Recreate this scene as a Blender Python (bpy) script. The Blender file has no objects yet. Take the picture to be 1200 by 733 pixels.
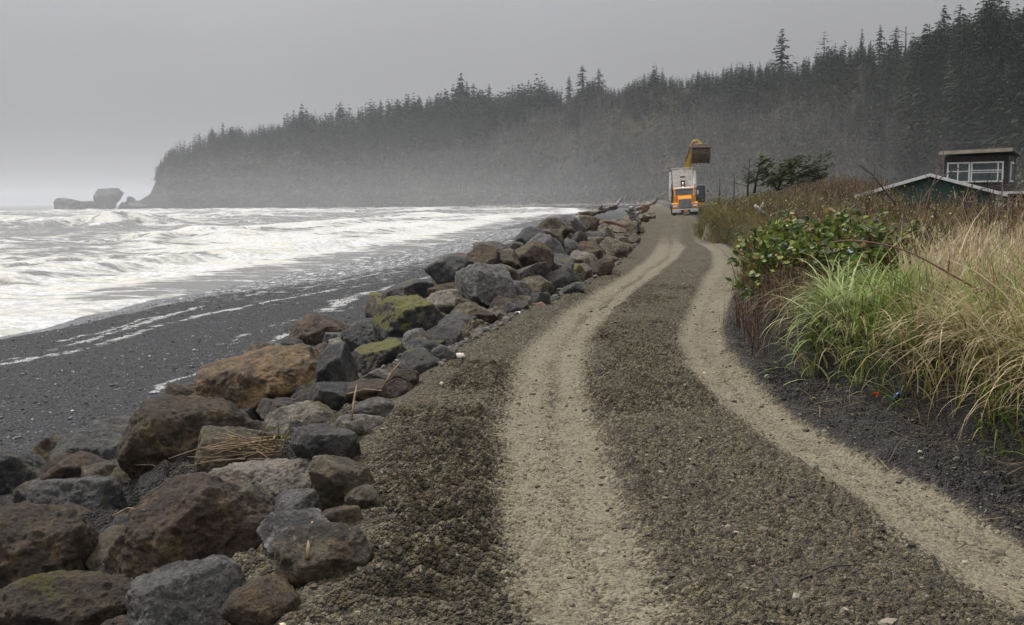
import bpy, bmesh, math, random
import numpy as np
from mathutils import Vector, Matrix, Euler

# ------------------------------------------------------------------ camera, sky, sun, exposure
SC = bpy.context.scene
COL = SC.collection
FPX = 1167.0                                   # focal length in pixels of a 1200 x 733 frame
EYE = Vector((0, 0, 1.85))
PITCH = math.atan(131 / FPX)
ROLL = math.radians(-0.49)
CAMR = Matrix.Rotation(math.pi / 2 - PITCH, 3, 'X') @ Matrix.Rotation(ROLL, 3, 'Z')
cam = bpy.data.cameras.new('camera')
camo = bpy.data.objects.new('camera', cam)
COL.objects.link(camo)
cam.sensor_width = 36
cam.lens = 36 * FPX / 1200
cam.clip_start, cam.clip_end = 0.05, 30000
camo.location = EYE
camo.rotation_euler = CAMR.to_euler()
SC.camera = camo

SUN_EL, SUN_AZ = math.radians(54), math.radians(-52)      # azimuth from +Y, negative is seaward (left)
wd = bpy.data.worlds.new('World')
SC.world = wd
wd.use_nodes = True
wt = wd.node_tree
wt.nodes.clear()


def nd(t, typ, ins=None, **at):
    n = t.nodes.new(typ)
    for k, v in at.items():
        setattr(n, k, v)
    for k, v in (ins or {}).items():
        s = n.inputs[k]
        if isinstance(v, bpy.types.NodeSocket):
            t.links.new(v, s)
        else:
            s.default_value = v
    return n


def mixc(t, f, a, b, blend='MIX'):
    n = nd(t, 'ShaderNodeMix', data_type='RGBA', blend_type=blend)
    for i, v in ((0, f), (6, a), (7, b)):
        if isinstance(v, bpy.types.NodeSocket):
            t.links.new(v, n.inputs[i])
        else:
            n.inputs[i].default_value = v if i == 0 or len(v) == 4 else (*v, 1)
    return n.outputs[2]


def mth(t, op, a, b=0.0, c=0.0, clamp=False):
    n = nd(t, 'ShaderNodeMath', operation=op, use_clamp=clamp)
    for i, v in enumerate((a, b, c)):
        if isinstance(v, bpy.types.NodeSocket):
            t.links.new(v, n.inputs[i])
        else:
            n.inputs[i].default_value = v
    return n.outputs[0]


def ramp(t, f, lo, hi, a=0.0, b=1.0):
    n = nd(t, 'ShaderNodeMapRange', {0: f, 1: lo, 2: hi, 3: a, 4: b}, interpolation_type='SMOOTHSTEP')
    return n.outputs[0]


sky = nd(wt, 'ShaderNodeTexSky', sky_type='NISHITA', sun_disc=False, sun_elevation=SUN_EL, sun_rotation=SUN_AZ, air_density=1.0, dust_density=6.0)
grey_sky = nd(wt, 'ShaderNodeHueSaturation', {'Saturation': 0.12, 'Value': 0.5, 'Color': sky.outputs[0]})
wgeo = nd(wt, 'ShaderNodeTexCoord')
wsep = nd(wt, 'ShaderNodeSeparateXYZ', {0: wgeo.outputs['Generated']})
upz = mth(wt, 'MAXIMUM', wsep.outputs[2], 0.0)
cie = mth(wt, 'MULTIPLY_ADD', mth(wt, 'POWER', upz, 1.7), 18.0, 2.9)               # overcast sky: the zenith is brighter than the horizon
cld = nd(wt, 'ShaderNodeTexNoise', {'Vector': wgeo.outputs['Generated'], 'Scale': 1.6, 'Detail': 5.0, 'Roughness': 0.5})
cmul = ramp(wt, cld.outputs[0], 0.3, 0.7, 0.93, 1.07)
side = mth(wt, 'MULTIPLY_ADD', wsep.outputs[0], -0.30, 1.0)
ov = mth(wt, 'MULTIPLY', mth(wt, 'MULTIPLY', cie, cmul), side)
ovc = nd(wt, 'ShaderNodeCombineColor', {0: ov, 1: mth(wt, 'MULTIPLY', ov, 1.002), 2: mth(wt, 'MULTIPLY', ov, 1.045)})
wcol = mixc(wt, 0.85, grey_sky.outputs[0], ovc.outputs[0])
bg = nd(wt, 'ShaderNodeBackground', {0: wcol, 1: 0.06})
nd(wt, 'ShaderNodeOutputWorld', {0: bg.outputs[0]})

sl = bpy.data.lights.new('sun', 'SUN')
sl.energy, sl.angle, sl.color = 1.5, math.radians(12), (1, 0.97, 0.93)
so = bpy.data.objects.new('sun', sl)
COL.objects.link(so)
sdir = Vector((math.sin(SUN_AZ) * math.cos(SUN_EL), math.cos(SUN_AZ) * math.cos(SUN_EL), math.sin(SUN_EL)))
so.rotation_euler = sdir.to_track_quat('Z', 'Y').to_euler()
so.location = (0, 0, 400)

SC.view_settings.view_transform = 'Standard'
SC.view_settings.look = 'None'
SC.view_settings.exposure = 0.92
SC.view_settings.gamma = 1
SC.render.engine = 'CYCLES'
SC.cycles.max_bounces = 5
SC.cycles.diffuse_bounces = 2
SC.cycles.glossy_bounces = 2
SC.cycles.transmission_bounces = 2
SC.cycles.volume_bounces = 1
SC.cycles.transparent_max_bounces = 6
SC.cycles.volume_step_rate = 4
SC.cycles.volume_max_steps = 64
SC.cycles.use_denoising = True

HAZE_DENSITY = 0.00014
rng = np.random.default_rng(7)
random.seed(7)


# ------------------------------------------------------------------ helpers
def ray(px, py):
    return CAMR @ Vector(((px - 600) / FPX, (366.5 - py) / FPX, -1))


def at(px, py, Y):
    d = ray(px, py)
    return EYE + d * (Y / d.y)


def onz(px, py, z):
    d = ray(px, py)
    return EYE + d * ((z - EYE.z) / d.z)


def sm(a, b, x):
    t = np.clip((x - a) / (b - a), 0, 1)
    return t * t * (3 - 2 * t)


def hsh(i, j, k):
    n = (i * 374761393 + j * 668265263 + k * 2147483647 * 3 + 1013904223) & 0xffffffff
    n = ((n ^ (n >> 13)) * 1274126177) & 0xffffffff
    n = ((n ^ (n >> 16)) * 2246822519) & 0xffffffff
    return ((n ^ (n >> 15)) & 0xffff) / 32767.5 - 1


def vn2(x, y, s=0):
    xi, yi = np.floor(x).astype(np.int64), np.floor(y).astype(np.int64)
    u, v = x - xi, y - yi
    u = u * u * (3 - 2 * u)
    v = v * v * (3 - 2 * v)
    a, b, c, d = hsh(xi, yi, s), hsh(xi + 1, yi, s), hsh(xi, yi + 1, s), hsh(xi + 1, yi + 1, s)
    return (a * (1 - u) + b * u) * (1 - v) + (c * (1 - u) + d * u) * v


def fb2(x, y, s=0, o=4, g=0.5):
    r, a = 0, 1
    for i in range(o):
        r = r + a * vn2(x * 2 ** i + 17.3 * i, y * 2 ** i - 9.1 * i, s + i)
        a *= g
    return r


def vn3(p, s=0):
    i = np.floor(p).astype(np.int64)
    f = p - i
    f = f * f * (3 - 2 * f)
    r = 0
    for dx in (0, 1):
        for dy in (0, 1):
            for dz in (0, 1):
                w = (f[:, 0] if dx else 1 - f[:, 0]) * (f[:, 1] if dy else 1 - f[:, 1]) * (f[:, 2] if dz else 1 - f[:, 2])
                r = r + w * hsh(i[:, 0] + dx, i[:, 1] + dy, (i[:, 2] + dz) * 57 + s)
    return r


def fb3(p, s=0, o=4, g=0.5):
    r, a = 0, 1
    for i in range(o):
        r = r + a * vn3(p * 2 ** i + 11.7 * i, s + i)
        a *= g
    return r


def mesh(name, V, Fs, attrs=None, smooth=True, cols=None):
    """V (n,3), Fs: list of index arrays (m,3) or (m,4)"""
    me = bpy.data.meshes.new(name)
    V = np.asarray(V, dtype=np.float32)
    Fs = [np.asarray(f, dtype=np.int32) for f in (Fs if isinstance(Fs, list) else [Fs]) if len(f)]
    me.vertices.add(len(V))
    me.vertices.foreach_set('co', V.ravel())
    nl = sum(f.size for f in Fs)
    npoly = sum(len(f) for f in Fs)
    me.loops.add(nl)
    me.polygons.add(npoly)
    me.loops.foreach_set('vertex_index', np.concatenate([f.ravel() for f in Fs]))
    st, o = [], 0
    for f in Fs:
        st.append(o + np.arange(len(f)) * f.shape[1])
        o += f.size
    me.polygons.foreach_set('loop_start', np.concatenate(st).astype(np.int32))
    me.polygons.foreach_set('use_smooth', np.full(npoly, smooth))
    me.update(calc_edges=True)
    for k, a in (attrs or {}).items():
        at_ = me.attributes.new(k, 'FLOAT', 'POINT')
        at_.data.foreach_set('value', np.asarray(a, dtype=np.float32))
    if cols is not None:
        c = np.ones((len(V), 4), dtype=np.float32)
        c[:, :3] = cols
        at_ = me.attributes.new('col', 'FLOAT_COLOR', 'POINT')
        at_.data.foreach_set('color', c.ravel())
    return me


def tag(o, label=None, cat=None, group=None, kind=None):
    if label:
        o['label'] = label
    if cat:
        o['category'] = cat
    if group:
        o['group'] = group
    if kind:
        o['kind'] = kind
    return o


def obj(name, me, mat=None, parent=None, loc=None):
    o = bpy.data.objects.new(name, me)
    COL.objects.link(o)
    if mat is not None and me is not None and not me.materials:
        me.materials.append(mat)
    if parent:
        o.parent = parent
    if loc is not None:
        o.location = loc
    return o


def empty(name, loc=(0, 0, 0), rot=(0, 0, 0)):
    o = bpy.data.objects.new(name, None)
    COL.objects.link(o)
    o.location = loc
    o.rotation_euler = rot
    o.empty_display_size = 0.2
    return o


def copy_tree(o, parent=None):
    c = o.copy()
    COL.objects.link(c)
    if parent:
        c.parent = parent
    for ch in [x for x in COL.objects if x.parent == o]:
        copy_tree(ch, c)
    return c


class MB:
    """collects boxes, bars, tubes, lathes into one mesh"""

    def __init__(s):
        s.bm = bmesh.new()

    def _add(s, bm2, M):
        bmesh.ops.transform(bm2, matrix=M, verts=bm2.verts)
        me = bpy.data.meshes.new('t')
        bm2.to_mesh(me)
        bm2.free()
        s.bm.from_mesh(me)
        bpy.data.meshes.remove(me)

    def box(s, c, d, rot=(0, 0, 0), bev=0.02, taper=None):
        b = bmesh.new()
        bmesh.ops.create_cube(b, size=1)
        for v in b.verts:
            v.co = Vector((v.co.x * d[0], v.co.y * d[1], v.co.z * d[2]))
            if taper and v.co.z > 0:
                v.co.x *= taper[0]
                v.co.y *= taper[1]
        if bev:
            bmesh.ops.bevel(b, geom=b.edges[:], offset=min(bev, min(d) * 0.4), segments=2, affect='EDGES')
        s._add(b, Matrix.Translation(c) @ Euler(rot).to_matrix().to_4x4())
        return s

    def tube(s, pts, r, n=8):
        pts = [Vector(p) for p in pts]
        rs = r if isinstance(r, (list, tuple)) else [r] * len(pts)
        rings = []
        b = bmesh.new()
        for i, p in enumerate(pts):
            d = (pts[min(i + 1, len(pts) - 1)] - pts[max(i - 1, 0)]).normalized()
            q = d.to_track_quat('Z', 'Y').to_matrix()
            rings.append([b.verts.new(p + q @ Vector((math.cos(a) * rs[i], math.sin(a) * rs[i], 0))) for a in [2 * math.pi * k / n for k in range(n)]])
        for i in range(len(rings) - 1):
            for k in range(n):
                b.faces.new((rings[i][k], rings[i][(k + 1) % n], rings[i + 1][(k + 1) % n], rings[i + 1][k]))
        b.faces.new(rings[0][::-1])
        b.faces.new(rings[-1])
        s._add(b, Matrix())
        return s

    def prism(s, prof, x0, x1, M=None):
        """prof: list of (y,z); extruded along x"""
        b = bmesh.new()
        A = [b.verts.new((x0, p[0], p[1])) for p in prof]
        B = [b.verts.new((x1, p[0], p[1])) for p in prof]
        n = len(prof)
        for k in range(n):
            b.faces.new((A[k], A[(k + 1) % n], B[(k + 1) % n], B[k]))
        b.faces.new(A[::-1])
        b.faces.new(B)
        bmesh.ops.recalc_face_normals(b, faces=b.faces[:])
        s._add(b, M or Matrix())
        return s

    def lathe(s, prof, n=24, M=None):
        """prof: (r, x) round the x axis"""
        b = bmesh.new()
        R = [[b.verts.new((x, r * math.cos(2 * math.pi * k / n), r * math.sin(2 * math.pi * k / n))) for k in range(n)] for r, x in prof]
        for i in range(len(R) - 1):
            for k in range(n):
                b.faces.new((R[i][k], R[i][(k + 1) % n], R[i + 1][(k + 1) % n], R[i + 1][k]))
        b.faces.new(R[0][::-1])
        b.faces.new(R[-1])
        s._add(b, M or Matrix())
        return s

    def build(s, name, mat, parent=None, smooth=False, loc=None):
        me = bpy.data.meshes.new(name)
        bmesh.ops.recalc_face_normals(s.bm, faces=s.bm.faces[:])
        s.bm.to_mesh(me)
        s.bm.free()
        if smooth:
            me.polygons.foreach_set('use_smooth', [True] * len(me.polygons))
        return obj(name, me, mat, parent, loc)


# ------------------------------------------------------------------ materials
def newmat(name):
    m = bpy.data.materials.new(name)
    m.use_nodes = True
    t = m.node_tree
    t.nodes.clear()
    return m, t


def finish(t, surf):
    nd(t, 'ShaderNodeOutputMaterial', {0: surf})


def attr(t, name, out=2):
    return nd(t, 'ShaderNodeAttribute', attribute_name=name).outputs[out]


def noise(t, vec, scale, detail=4, rough=0.55, out=0, dist=0.0):
    return nd(t, 'ShaderNodeTexNoise', {'Vector': vec, 'Scale': scale, 'Detail': detail, 'Roughness': rough, 'Distortion': dist}).outputs[out]


def simple_mat(name, c1, c2, rough=0.6, scale=3.0, bump=0.0, bscale=40, metallic=0.0, dirt=None, spec=0.5):
    m, t = newmat(name)
    tc = nd(t, 'ShaderNodeTexCoord').outputs['Object']
    f = ramp(t, noise(t, tc, scale, 6, 0.6), 0.35, 0.65)
    c = mixc(t, f, c1, c2)
    if dirt:
        c = mixc(t, ramp(t, noise(t, tc, scale * 2.3, 7, 0.7), 0.5, 0.72), c, dirt)
    p = nd(t, 'ShaderNodeBsdfPrincipled', {'Base Color': c, 'Roughness': rough, 'Metallic': metallic, 'Specular IOR Level': spec})
    if bump:
        b = nd(t, 'ShaderNodeBump', {'Strength': bump, 'Distance': 0.02, 'Height': noise(t, tc, bscale, 5, 0.6)})
        t.links.new(b.outputs[0], p.inputs['Normal'])
    finish(t, p.outputs[0])
    return m


def leaf_mat(name, rough=0.5, trans=0.25, spec=0.4):
    m, t = newmat(name)
    c = attr(t, 'col', 0)
    p = nd(t, 'ShaderNodeBsdfPrincipled', {'Base Color': c, 'Roughness': rough, 'Specular IOR Level': spec})
    tr = nd(t, 'ShaderNodeBsdfTranslucent', {0: c})
    mx = nd(t, 'ShaderNodeMixShader', {0: trans, 1: p.outputs[0], 2: tr.outputs[0]})
    finish(t, mx.outputs[0])
    return m


M_LEAF = leaf_mat('foliage', 0.45, 0.25)
M_GRASS = leaf_mat('grass_blades', 0.6, 0.3, 0.25)
M_TWIG = leaf_mat('twigs', 0.8, 0.0, 0.2)
M_NEEDLE = leaf_mat('needles', 0.8, 0.1, 0.1)


def gravel_bits(t, pos, scale):
    v = nd(t, 'ShaderNodeTexVoronoi', {'Vector': pos, 'Scale': scale, 'Randomness': 1.0}, feature='F1')
    s = nd(t, 'ShaderNodeSeparateColor', {0: v.outputs['Color']})
    return v.outputs['Distance'], s.outputs[0], s.outputs[1]


def ground_material():
    m, t = newmat('shore_ground')
    pos = nd(t, 'ShaderNodeTexCoord').outputs['Object']
    wob = nd(t, 'ShaderNodeVectorMath', {0: pos, 1: nd(t, 'ShaderNodeVectorMath', {0: noise(t, pos, 30, 2, 0.5, 1), 'Scale': 0.02}, operation='SCALE').outputs[0]}, operation='ADD').outputs[0]
    d1, r1, r2 = gravel_bits(t, wob, 46)
    r1 = mth(t, 'POWER', r1, 1.5)
    d2, r3, r4 = gravel_bits(t, wob, 95)
    big = noise(t, pos, 0.9, 5, 0.6)
    mid = noise(t, pos, 6, 5, 0.65)
    # loose road gravel: olive brown with pale and dark stones
    g = mixc(t, r1, (0.028, 0.0225, 0.0115), (0.215, 0.172, 0.088))
    g = mixc(t, ramp(t, r2, 0.88, 0.97, 0, 0.8), g, (0.30, 0.265, 0.19))
    g = mixc(t, mth(t, 'MULTIPLY', r3, 0.45), g, (0.085, 0.074, 0.05))
    g = mixc(t, ramp(t, big, 0.40, 0.70, 0, 0.35), g, (0.040, 0.036, 0.030), 'MIX')
    # rolled wheel tracks: paler fine grit
    k = mixc(t, r3, (0.064, 0.055, 0.033), (0.220, 0.188, 0.119))
    k = mixc(t, mth(t, 'MULTIPLY', r1, 0.55), k, (0.25, 0.218, 0.148))
    k = mixc(t, ramp(t, r4, 0.72, 0.95, 0, 0.7), k, (0.045, 0.039, 0.026))
    k = mixc(t, ramp(t, mid, 0.4, 0.68, 0, 0.35), k, (0.235, 0.207, 0.145))
    a_tr = attr(t, 'track')
    trk = mth(t, 'ADD', a_tr, mth(t, 'MULTIPLY', mth(t, 'SUBTRACT', mid, 0.5), 0.45))
    trk = mth(t, 'ADD', trk, mth(t, 'MULTIPLY', mth(t, 'SUBTRACT', r1, 0.5), 0.40))
    trk = mth(t, 'ADD', trk, mth(t, 'MULTIPLY', mth(t, 'SUBTRACT', r3, 0.5), 0.25))
    trk = ramp(t, trk, 0.12, 0.92)
    c = mixc(t, mth(t, 'MULTIPLY', trk, ramp(t, noise(t, pos, 1.3, 5, 0.65), 0.3, 0.6, 0.5, 0.88)), g, k)
    # dark wet soil on the bank side, also painted gap shade in the rocks' bed
    s = mixc(t, r1, (0.010, 0.009, 0.0075), (0.040, 0.034, 0.026))
    s = mixc(t, ramp(t, r4, 0.93, 0.99, 0, 0.7), s, (0.15, 0.14, 0.12))
    dk = ramp(t, mth(t, 'ADD', attr(t, 'soil'), mth(t, 'MULTIPLY', mth(t, 'SUBTRACT', mid, 0.5), 0.8)), 0.3, 0.7)
    c = mixc(t, dk, c, s)
    # beach shingle: blue grey
    b = mixc(t, r1, (0.020, 0.021, 0.023), (0.085, 0.086, 0.09))
    b = mixc(t, ramp(t, r2, 0.92, 0.99), b, (0.34, 0.33, 0.32))
    b = mixc(t, ramp(t, big, 0.35, 0.7, 0, 0.35), b, (0.03, 0.03, 0.032))
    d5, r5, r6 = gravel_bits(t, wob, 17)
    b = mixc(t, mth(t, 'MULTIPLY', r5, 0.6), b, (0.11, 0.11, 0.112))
    b = mixc(t, ramp(t, d5, 0.35, 0.75, 0, 0.75), b, (0.012, 0.012, 0.013))  # crevice shade between the stones, put into the colour
    a_b = attr(t, 'beach')
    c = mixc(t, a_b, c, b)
    a_w = attr(t, 'wet')
    wet = ramp(t, mth(t, 'ADD', a_w, mth(t, 'MULTIPLY', mth(t, 'SUBTRACT', noise(t, pos, 0.7, 4, 0.6), 0.5), 0.7)), 0.35, 0.65)
    c = mixc(t, mth(t, 'MULTIPLY', wet, 0.6), c, (0.05, 0.051, 0.053))
    # foam left on the shingle
    fn = noise(t, pos, 2.2, 8, 0.72, 0, 0.6)
    fo = ramp(t, mth(t, 'ADD', attr(t, 'foam'), mth(t, 'MULTIPLY', mth(t, 'SUBTRACT', fn, 0.5), 3.0)), 0.45, 0.95)
    c = mixc(t, mth(t, 'MULTIPLY', fo, ramp(t, noise(t, pos, 14, 4, 0.7), 0.3, 0.6, 0.55, 1.0)), c, (0.70, 0.69, 0.655))
    # hill and dune floor
    vg = mixc(t, noise(t, pos, 3, 6, 0.7), (0.03, 0.028, 0.014), (0.085, 0.075, 0.035))
    c = mixc(t, attr(t, 'veg'), c, vg)
    rough = mth(t, 'SUBTRACT', 0.88, mth(t, 'MULTIPLY', wet, 0.70))
    rough = mth(t, 'SUBTRACT', rough, mth(t, 'MULTIPLY', dk, 0.12))
    rough = mth(t, 'MAXIMUM', rough, mth(t, 'MULTIPLY', fo, 0.8))
    hgt = mth(t, 'ADD', mth(t, 'MULTIPLY', d1, -1.0), mth(t, 'MULTIPLY', d2, -0.5))
    hgt = mth(t, 'ADD', hgt, mth(t, 'MULTIPLY', mid, 0.8))
    hgt = mth(t, 'ADD', hgt, mth(t, 'MULTIPLY', mth(t, 'MULTIPLY', d5, -2.0), a_b))
    st = mth(t, 'MULTIPLY', mth(t, 'SUBTRACT', 1.0, mth(t, 'MULTIPLY', trk, 0.55)), mth(t, 'SUBTRACT', 1.0, mth(t, 'MULTIPLY', wet, 0.9)))
    bp = nd(t, 'ShaderNodeBump', {'Strength': st, 'Distance': 0.05, 'Height': hgt})
    p = nd(t, 'ShaderNodeBsdfPrincipled', {'Base Color': c, 'Roughness': rough, 'Normal': bp.outputs[0], 'Specular IOR Level': 0.4})
    finish(t, p.outputs[0])
    return m


def sea_material():
    m, t = newmat('sea_water')
    pos = nd(t, 'ShaderNodeTexCoord').outputs['Object']
    st = nd(t, 'ShaderNodeMapping', {'Vector': pos, 'Scale': (0.5, 1.0, 1.0), 'Rotation': (0, 0, 0.12)}).outputs[0]
    n1 = noise(t, st, 0.16, 9, 0.7, 0, 1.2)
    n2 = noise(t, pos, 1.0, 9, 0.74, 0, 0.6)
    vo = nd(t, 'ShaderNodeTexVoronoi', {'Vector': nd(t, 'ShaderNodeVectorMath', {0: st, 1: noise(t, st, 0.5, 4, 0.6, 1)}, operation='ADD').outputs[0], 'Scale': 0.45}, feature='DISTANCE_TO_EDGE')
    lace = ramp(t, vo.outputs[0], 0.0, 0.22, 0.35, 0.0)
    f = mth(t, 'ADD', attr(t, 'foam'), mth(t, 'MULTIPLY', mth(t, 'SUBTRACT', n1, 0.5), 2.3))
    f = mth(t, 'ADD', f, mth(t, 'MULTIPLY', mth(t, 'SUBTRACT', n2, 0.5), 1.5))
    f = mth(t, 'ADD', f, lace)
    fo = ramp(t, f, 0.40, 0.92)
    wc = mixc(t, n1, (0.11, 0.112, 0.105), (0.19, 0.185, 0.165))
    fc = mixc(t, ramp(t, noise(t, st, 0.35, 6, 0.65), 0.42, 0.62), (0.66, 0.66, 0.65), (0.60, 0.565, 0.47))
    fc = mixc(t, ramp(t, noise(t, pos, 2.2, 9, 0.8), 0.40, 0.62, 0.75, 0.0), fc, (0.30, 0.30, 0.285))
    c = mixc(t, fo, wc, fc)
    ro = mth(t, 'MULTIPLY_ADD', fo, 0.6, 0.22)
    h = mth(t, 'ADD', mth(t, 'MULTIPLY', n2, 0.8), mth(t, 'MULTIPLY', noise(t, st, 3.5, 6, 0.7), 0.35))
    bp = nd(t, 'ShaderNodeBump', {'Strength': mth(t, 'MULTIPLY_ADD', fo, 0.45, 0.15), 'Distance': 0.3, 'Height': h})
    p = nd(t, 'ShaderNodeBsdfPrincipled', {'Base Color': c, 'Roughness': ro, 'Normal': bp.outputs[0], 'IOR': 1.33})
    finish(t, p.outputs[0])
    return m


def hill_material():
    m, t = newmat('hill_slope')
    pos = nd(t, 'ShaderNodeTexCoord').outputs['Object']
    n1 = noise(t, pos, 0.03, 8, 0.65)
    n2 = noise(t, pos, 0.25, 7, 0.7)
    c = mixc(t, ramp(t, n2, 0.38, 0.62), (0.010, 0.010, 0.007), (0.034, 0.032, 0.020))
    c = mixc(t, ramp(t, n1, 0.45, 0.65, 0, 0.6), c, (0.075, 0.075, 0.03))
    ge = nd(t, 'ShaderNodeNewGeometry')
    nz = nd(t, 'ShaderNodeSeparateXYZ', {0: ge.outputs['Normal']}).outputs[2]
    lay = noise(t, nd(t, 'ShaderNodeMapping', {'Vector': pos, 'Scale': (0.04, 0.04, 0.5)}).outputs[0], 1.0, 6, 0.6)
    rock = mixc(t, ramp(t, lay, 0.4, 0.62), (0.022, 0.021, 0.018), (0.070, 0.065, 0.054))
    c = mixc(t, mth(t, 'MULTIPLY', ramp(t, nz, 0.66, 0.42), ramp(t, n2, 0.32, 0.5)), c, rock)
    bp = nd(t, 'ShaderNodeBump', {'Strength': 0.9, 'Distance': 2.0, 'Height': n2})
    p = nd(t, 'ShaderNodeBsdfPrincipled', {'Base Color': c, 'Roughness': 0.95, 'Normal': bp.outputs[0], 'Specular IOR Level': 0.1})
    finish(t, p.outputs[0])
    return m


ROCK_COLS = {
    'brown': ((0.032, 0.023, 0.015), (0.100, 0.071, 0.042), (0.19, 0.155, 0.11), 0.85),
    'umber': ((0.028, 0.019, 0.013), (0.100, 0.064, 0.040), (0.22, 0.19, 0.15), 0.8),
    'orange': ((0.060, 0.043, 0.026), (0.260, 0.160, 0.070), (0.36, 0.28, 0.17), 0.75),
    'grey': ((0.042, 0.041, 0.038), (0.170, 0.165, 0.152), (0.43, 0.42, 0.39), 0.7),
    'pale': ((0.085, 0.077, 0.060), (0.300, 0.265, 0.205), (0.48, 0.44, 0.36), 0.75),
    'black': ((0.012, 0.0115, 0.011), (0.050, 0.047, 0.043), (0.21, 0.20, 0.185), 0.5),
    'tan': ((0.036, 0.030, 0.020), (0.165, 0.133, 0.083), (0.36, 0.31, 0.22), 0.75),
    'slate': ((0.022, 0.0215, 0.021), (0.095, 0.091, 0.085), (0.28, 0.27, 0.25), 0.55),
    'rust': ((0.045, 0.018, 0.011), (0.165, 0.060, 0.034), (0.26, 0.14, 0.09), 0.8),
}
_rm = {}


def rock_mat(kind, moss=0.0):
    key = (kind, round(moss, 2))
    if key in _rm:
        return _rm[key]
    a, b, lich, ro = ROCK_COLS[kind]
    m, t = newmat('rock_' + kind)
    tc = nd(t, 'ShaderNodeTexCoord').outputs['Object']
    rnd = nd(t, 'ShaderNodeObjectInfo').outputs['Random']
    pos = nd(t, 'ShaderNodeVectorMath', {0: tc, 1: nd(t, 'ShaderNodeCombineXYZ', {0: mth(t, 'MULTIPLY', rnd, 40), 1: mth(t, 'MULTIPLY', rnd, 23)}).outputs[0]}, operation='ADD').outputs[0]
    n1 = noise(t, pos, 2.2, 8, 0.68, 0, 0.4)
    n2 = noise(t, pos, 8, 10, 0.78)
    n3 = noise(t, pos, 70, 5, 0.75)
    f = ramp(t, mth(t, 'ADD', mth(t, 'MULTIPLY', n1, 0.45), mth(t, 'MULTIPLY', n2, 0.55)), 0.43, 0.57)
    c = mixc(t, f, a, b)
    c = mixc(t, ramp(t, n2, 0.56, 0.70, 0, 0.65), c, lich)
    c = mixc(t, ramp(t, n3, 0.60, 0.72, 0, 0.5), c, lich)
    c = mixc(t, ramp(t, n3, 0.40, 0.28, 0, 0.6), c, a)
    # ochre stains, wet dark patches and pale dry patches
    n5 = noise(t, pos, 3.1, 8, 0.7, 0, 0.8)
    n6 = noise(t, pos, 1.25, 5, 0.6)
    och = (0.17, 0.115, 0.05) if kind not in ('black', 'slate', 'grey') else (0.105, 0.085, 0.052)
    c = mixc(t, ramp(t, n5, 0.53, 0.63, 0, 0.75), c, och)
    c = mixc(t, ramp(t, n5, 0.44, 0.36, 0, 0.7), c, tuple(x * 0.7 for x in a))
    c = mixc(t, ramp(t, n6, 0.54, 0.64, 0, 0.55), c, tuple(x * 0.8 for x in a))
    n7 = noise(t, pos, 24, 8, 0.8)
    c = mixc(t, ramp(t, n7, 0.48, 0.36, 0, 0.75), c, tuple(x * 0.5 for x in a))
    c = mixc(t, ramp(t, n7, 0.55, 0.66, 0, 0.6), c, lich)
    # veins and dark cracks
    wv = nd(t, 'ShaderNodeTexVoronoi', {'Vector': nd(t, 'ShaderNodeVectorMath', {0: pos, 1: noise(t, pos, 3, 4, 0.6, 1)}, operation='ADD').outputs[0], 'Scale': 2.6}, feature='DISTANCE_TO_EDGE').outputs[0]
    crack = ramp(t, wv, 0.0, 0.045, 1, 0)
    c = mixc(t, mth(t, 'MULTIPLY', crack, 0.22), c, tuple(x * 0.5 for x in a))
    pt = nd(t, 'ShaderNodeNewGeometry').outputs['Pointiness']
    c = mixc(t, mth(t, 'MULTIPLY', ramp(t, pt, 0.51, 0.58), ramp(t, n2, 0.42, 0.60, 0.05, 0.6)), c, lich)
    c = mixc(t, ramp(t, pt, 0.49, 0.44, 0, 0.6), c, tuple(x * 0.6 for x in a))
    if moss:
        nz = nd(t, 'ShaderNodeSeparateXYZ', {0: nd(t, 'ShaderNodeNewGeometry').outputs['Normal']}).outputs[2]
        mm = mth(t, 'ADD', mth(t, 'MULTIPLY', nz, 0.22), noise(t, pos, 1.7, 7, 0.7))
        mk = ramp(t, mm, 0.86 - 0.32 * moss, 0.96 - 0.32 * moss)
        mc = mixc(t, n2, (0.035, 0.034, 0.006), (0.21, 0.20, 0.022) if moss > 0.7 else (0.13, 0.115, 0.016))
        c = mixc(t, mk, c, mc)
    h = mth(t, 'ADD', mth(t, 'MULTIPLY', mth(t, 'ADD', n2, mth(t, 'MULTIPLY', n7, 0.45)), 1.1), mth(t, 'MULTIPLY', n3, 0.40))
    h = mth(t, 'ADD', h, mth(t, 'MULTIPLY', crack, -0.06))
    bp = nd(t, 'ShaderNodeBump', {'Strength': 1.0, 'Distance': 0.075, 'Height': h})
    rg = ramp(t, n2, 0.35, 0.65, ro - 0.18, ro + 0.1)
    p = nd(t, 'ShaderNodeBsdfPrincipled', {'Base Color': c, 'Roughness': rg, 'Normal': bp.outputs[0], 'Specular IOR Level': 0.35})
    finish(t, p.outputs[0])
    _rm[key] = m
    return m


# ------------------------------------------------------------------ the lie of the land
def zroad(y):
    return 0.34 * sm(44, 92, y)


def tab(pix):
    """pixels on the road surface -> arrays (y, x) sorted by depth"""
    out = []
    for px, py in pix:
        z = 0.0
        for _ in range(12):
            p = onz(px, py, z)
            if p.y < 0 or p.y > 200:
                break
            z = float(zroad(p.y))
        out.append((p.y, p.x))
    out.sort()
    a = np.array(out)
    return a[:, 0], a[:, 1]


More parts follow.
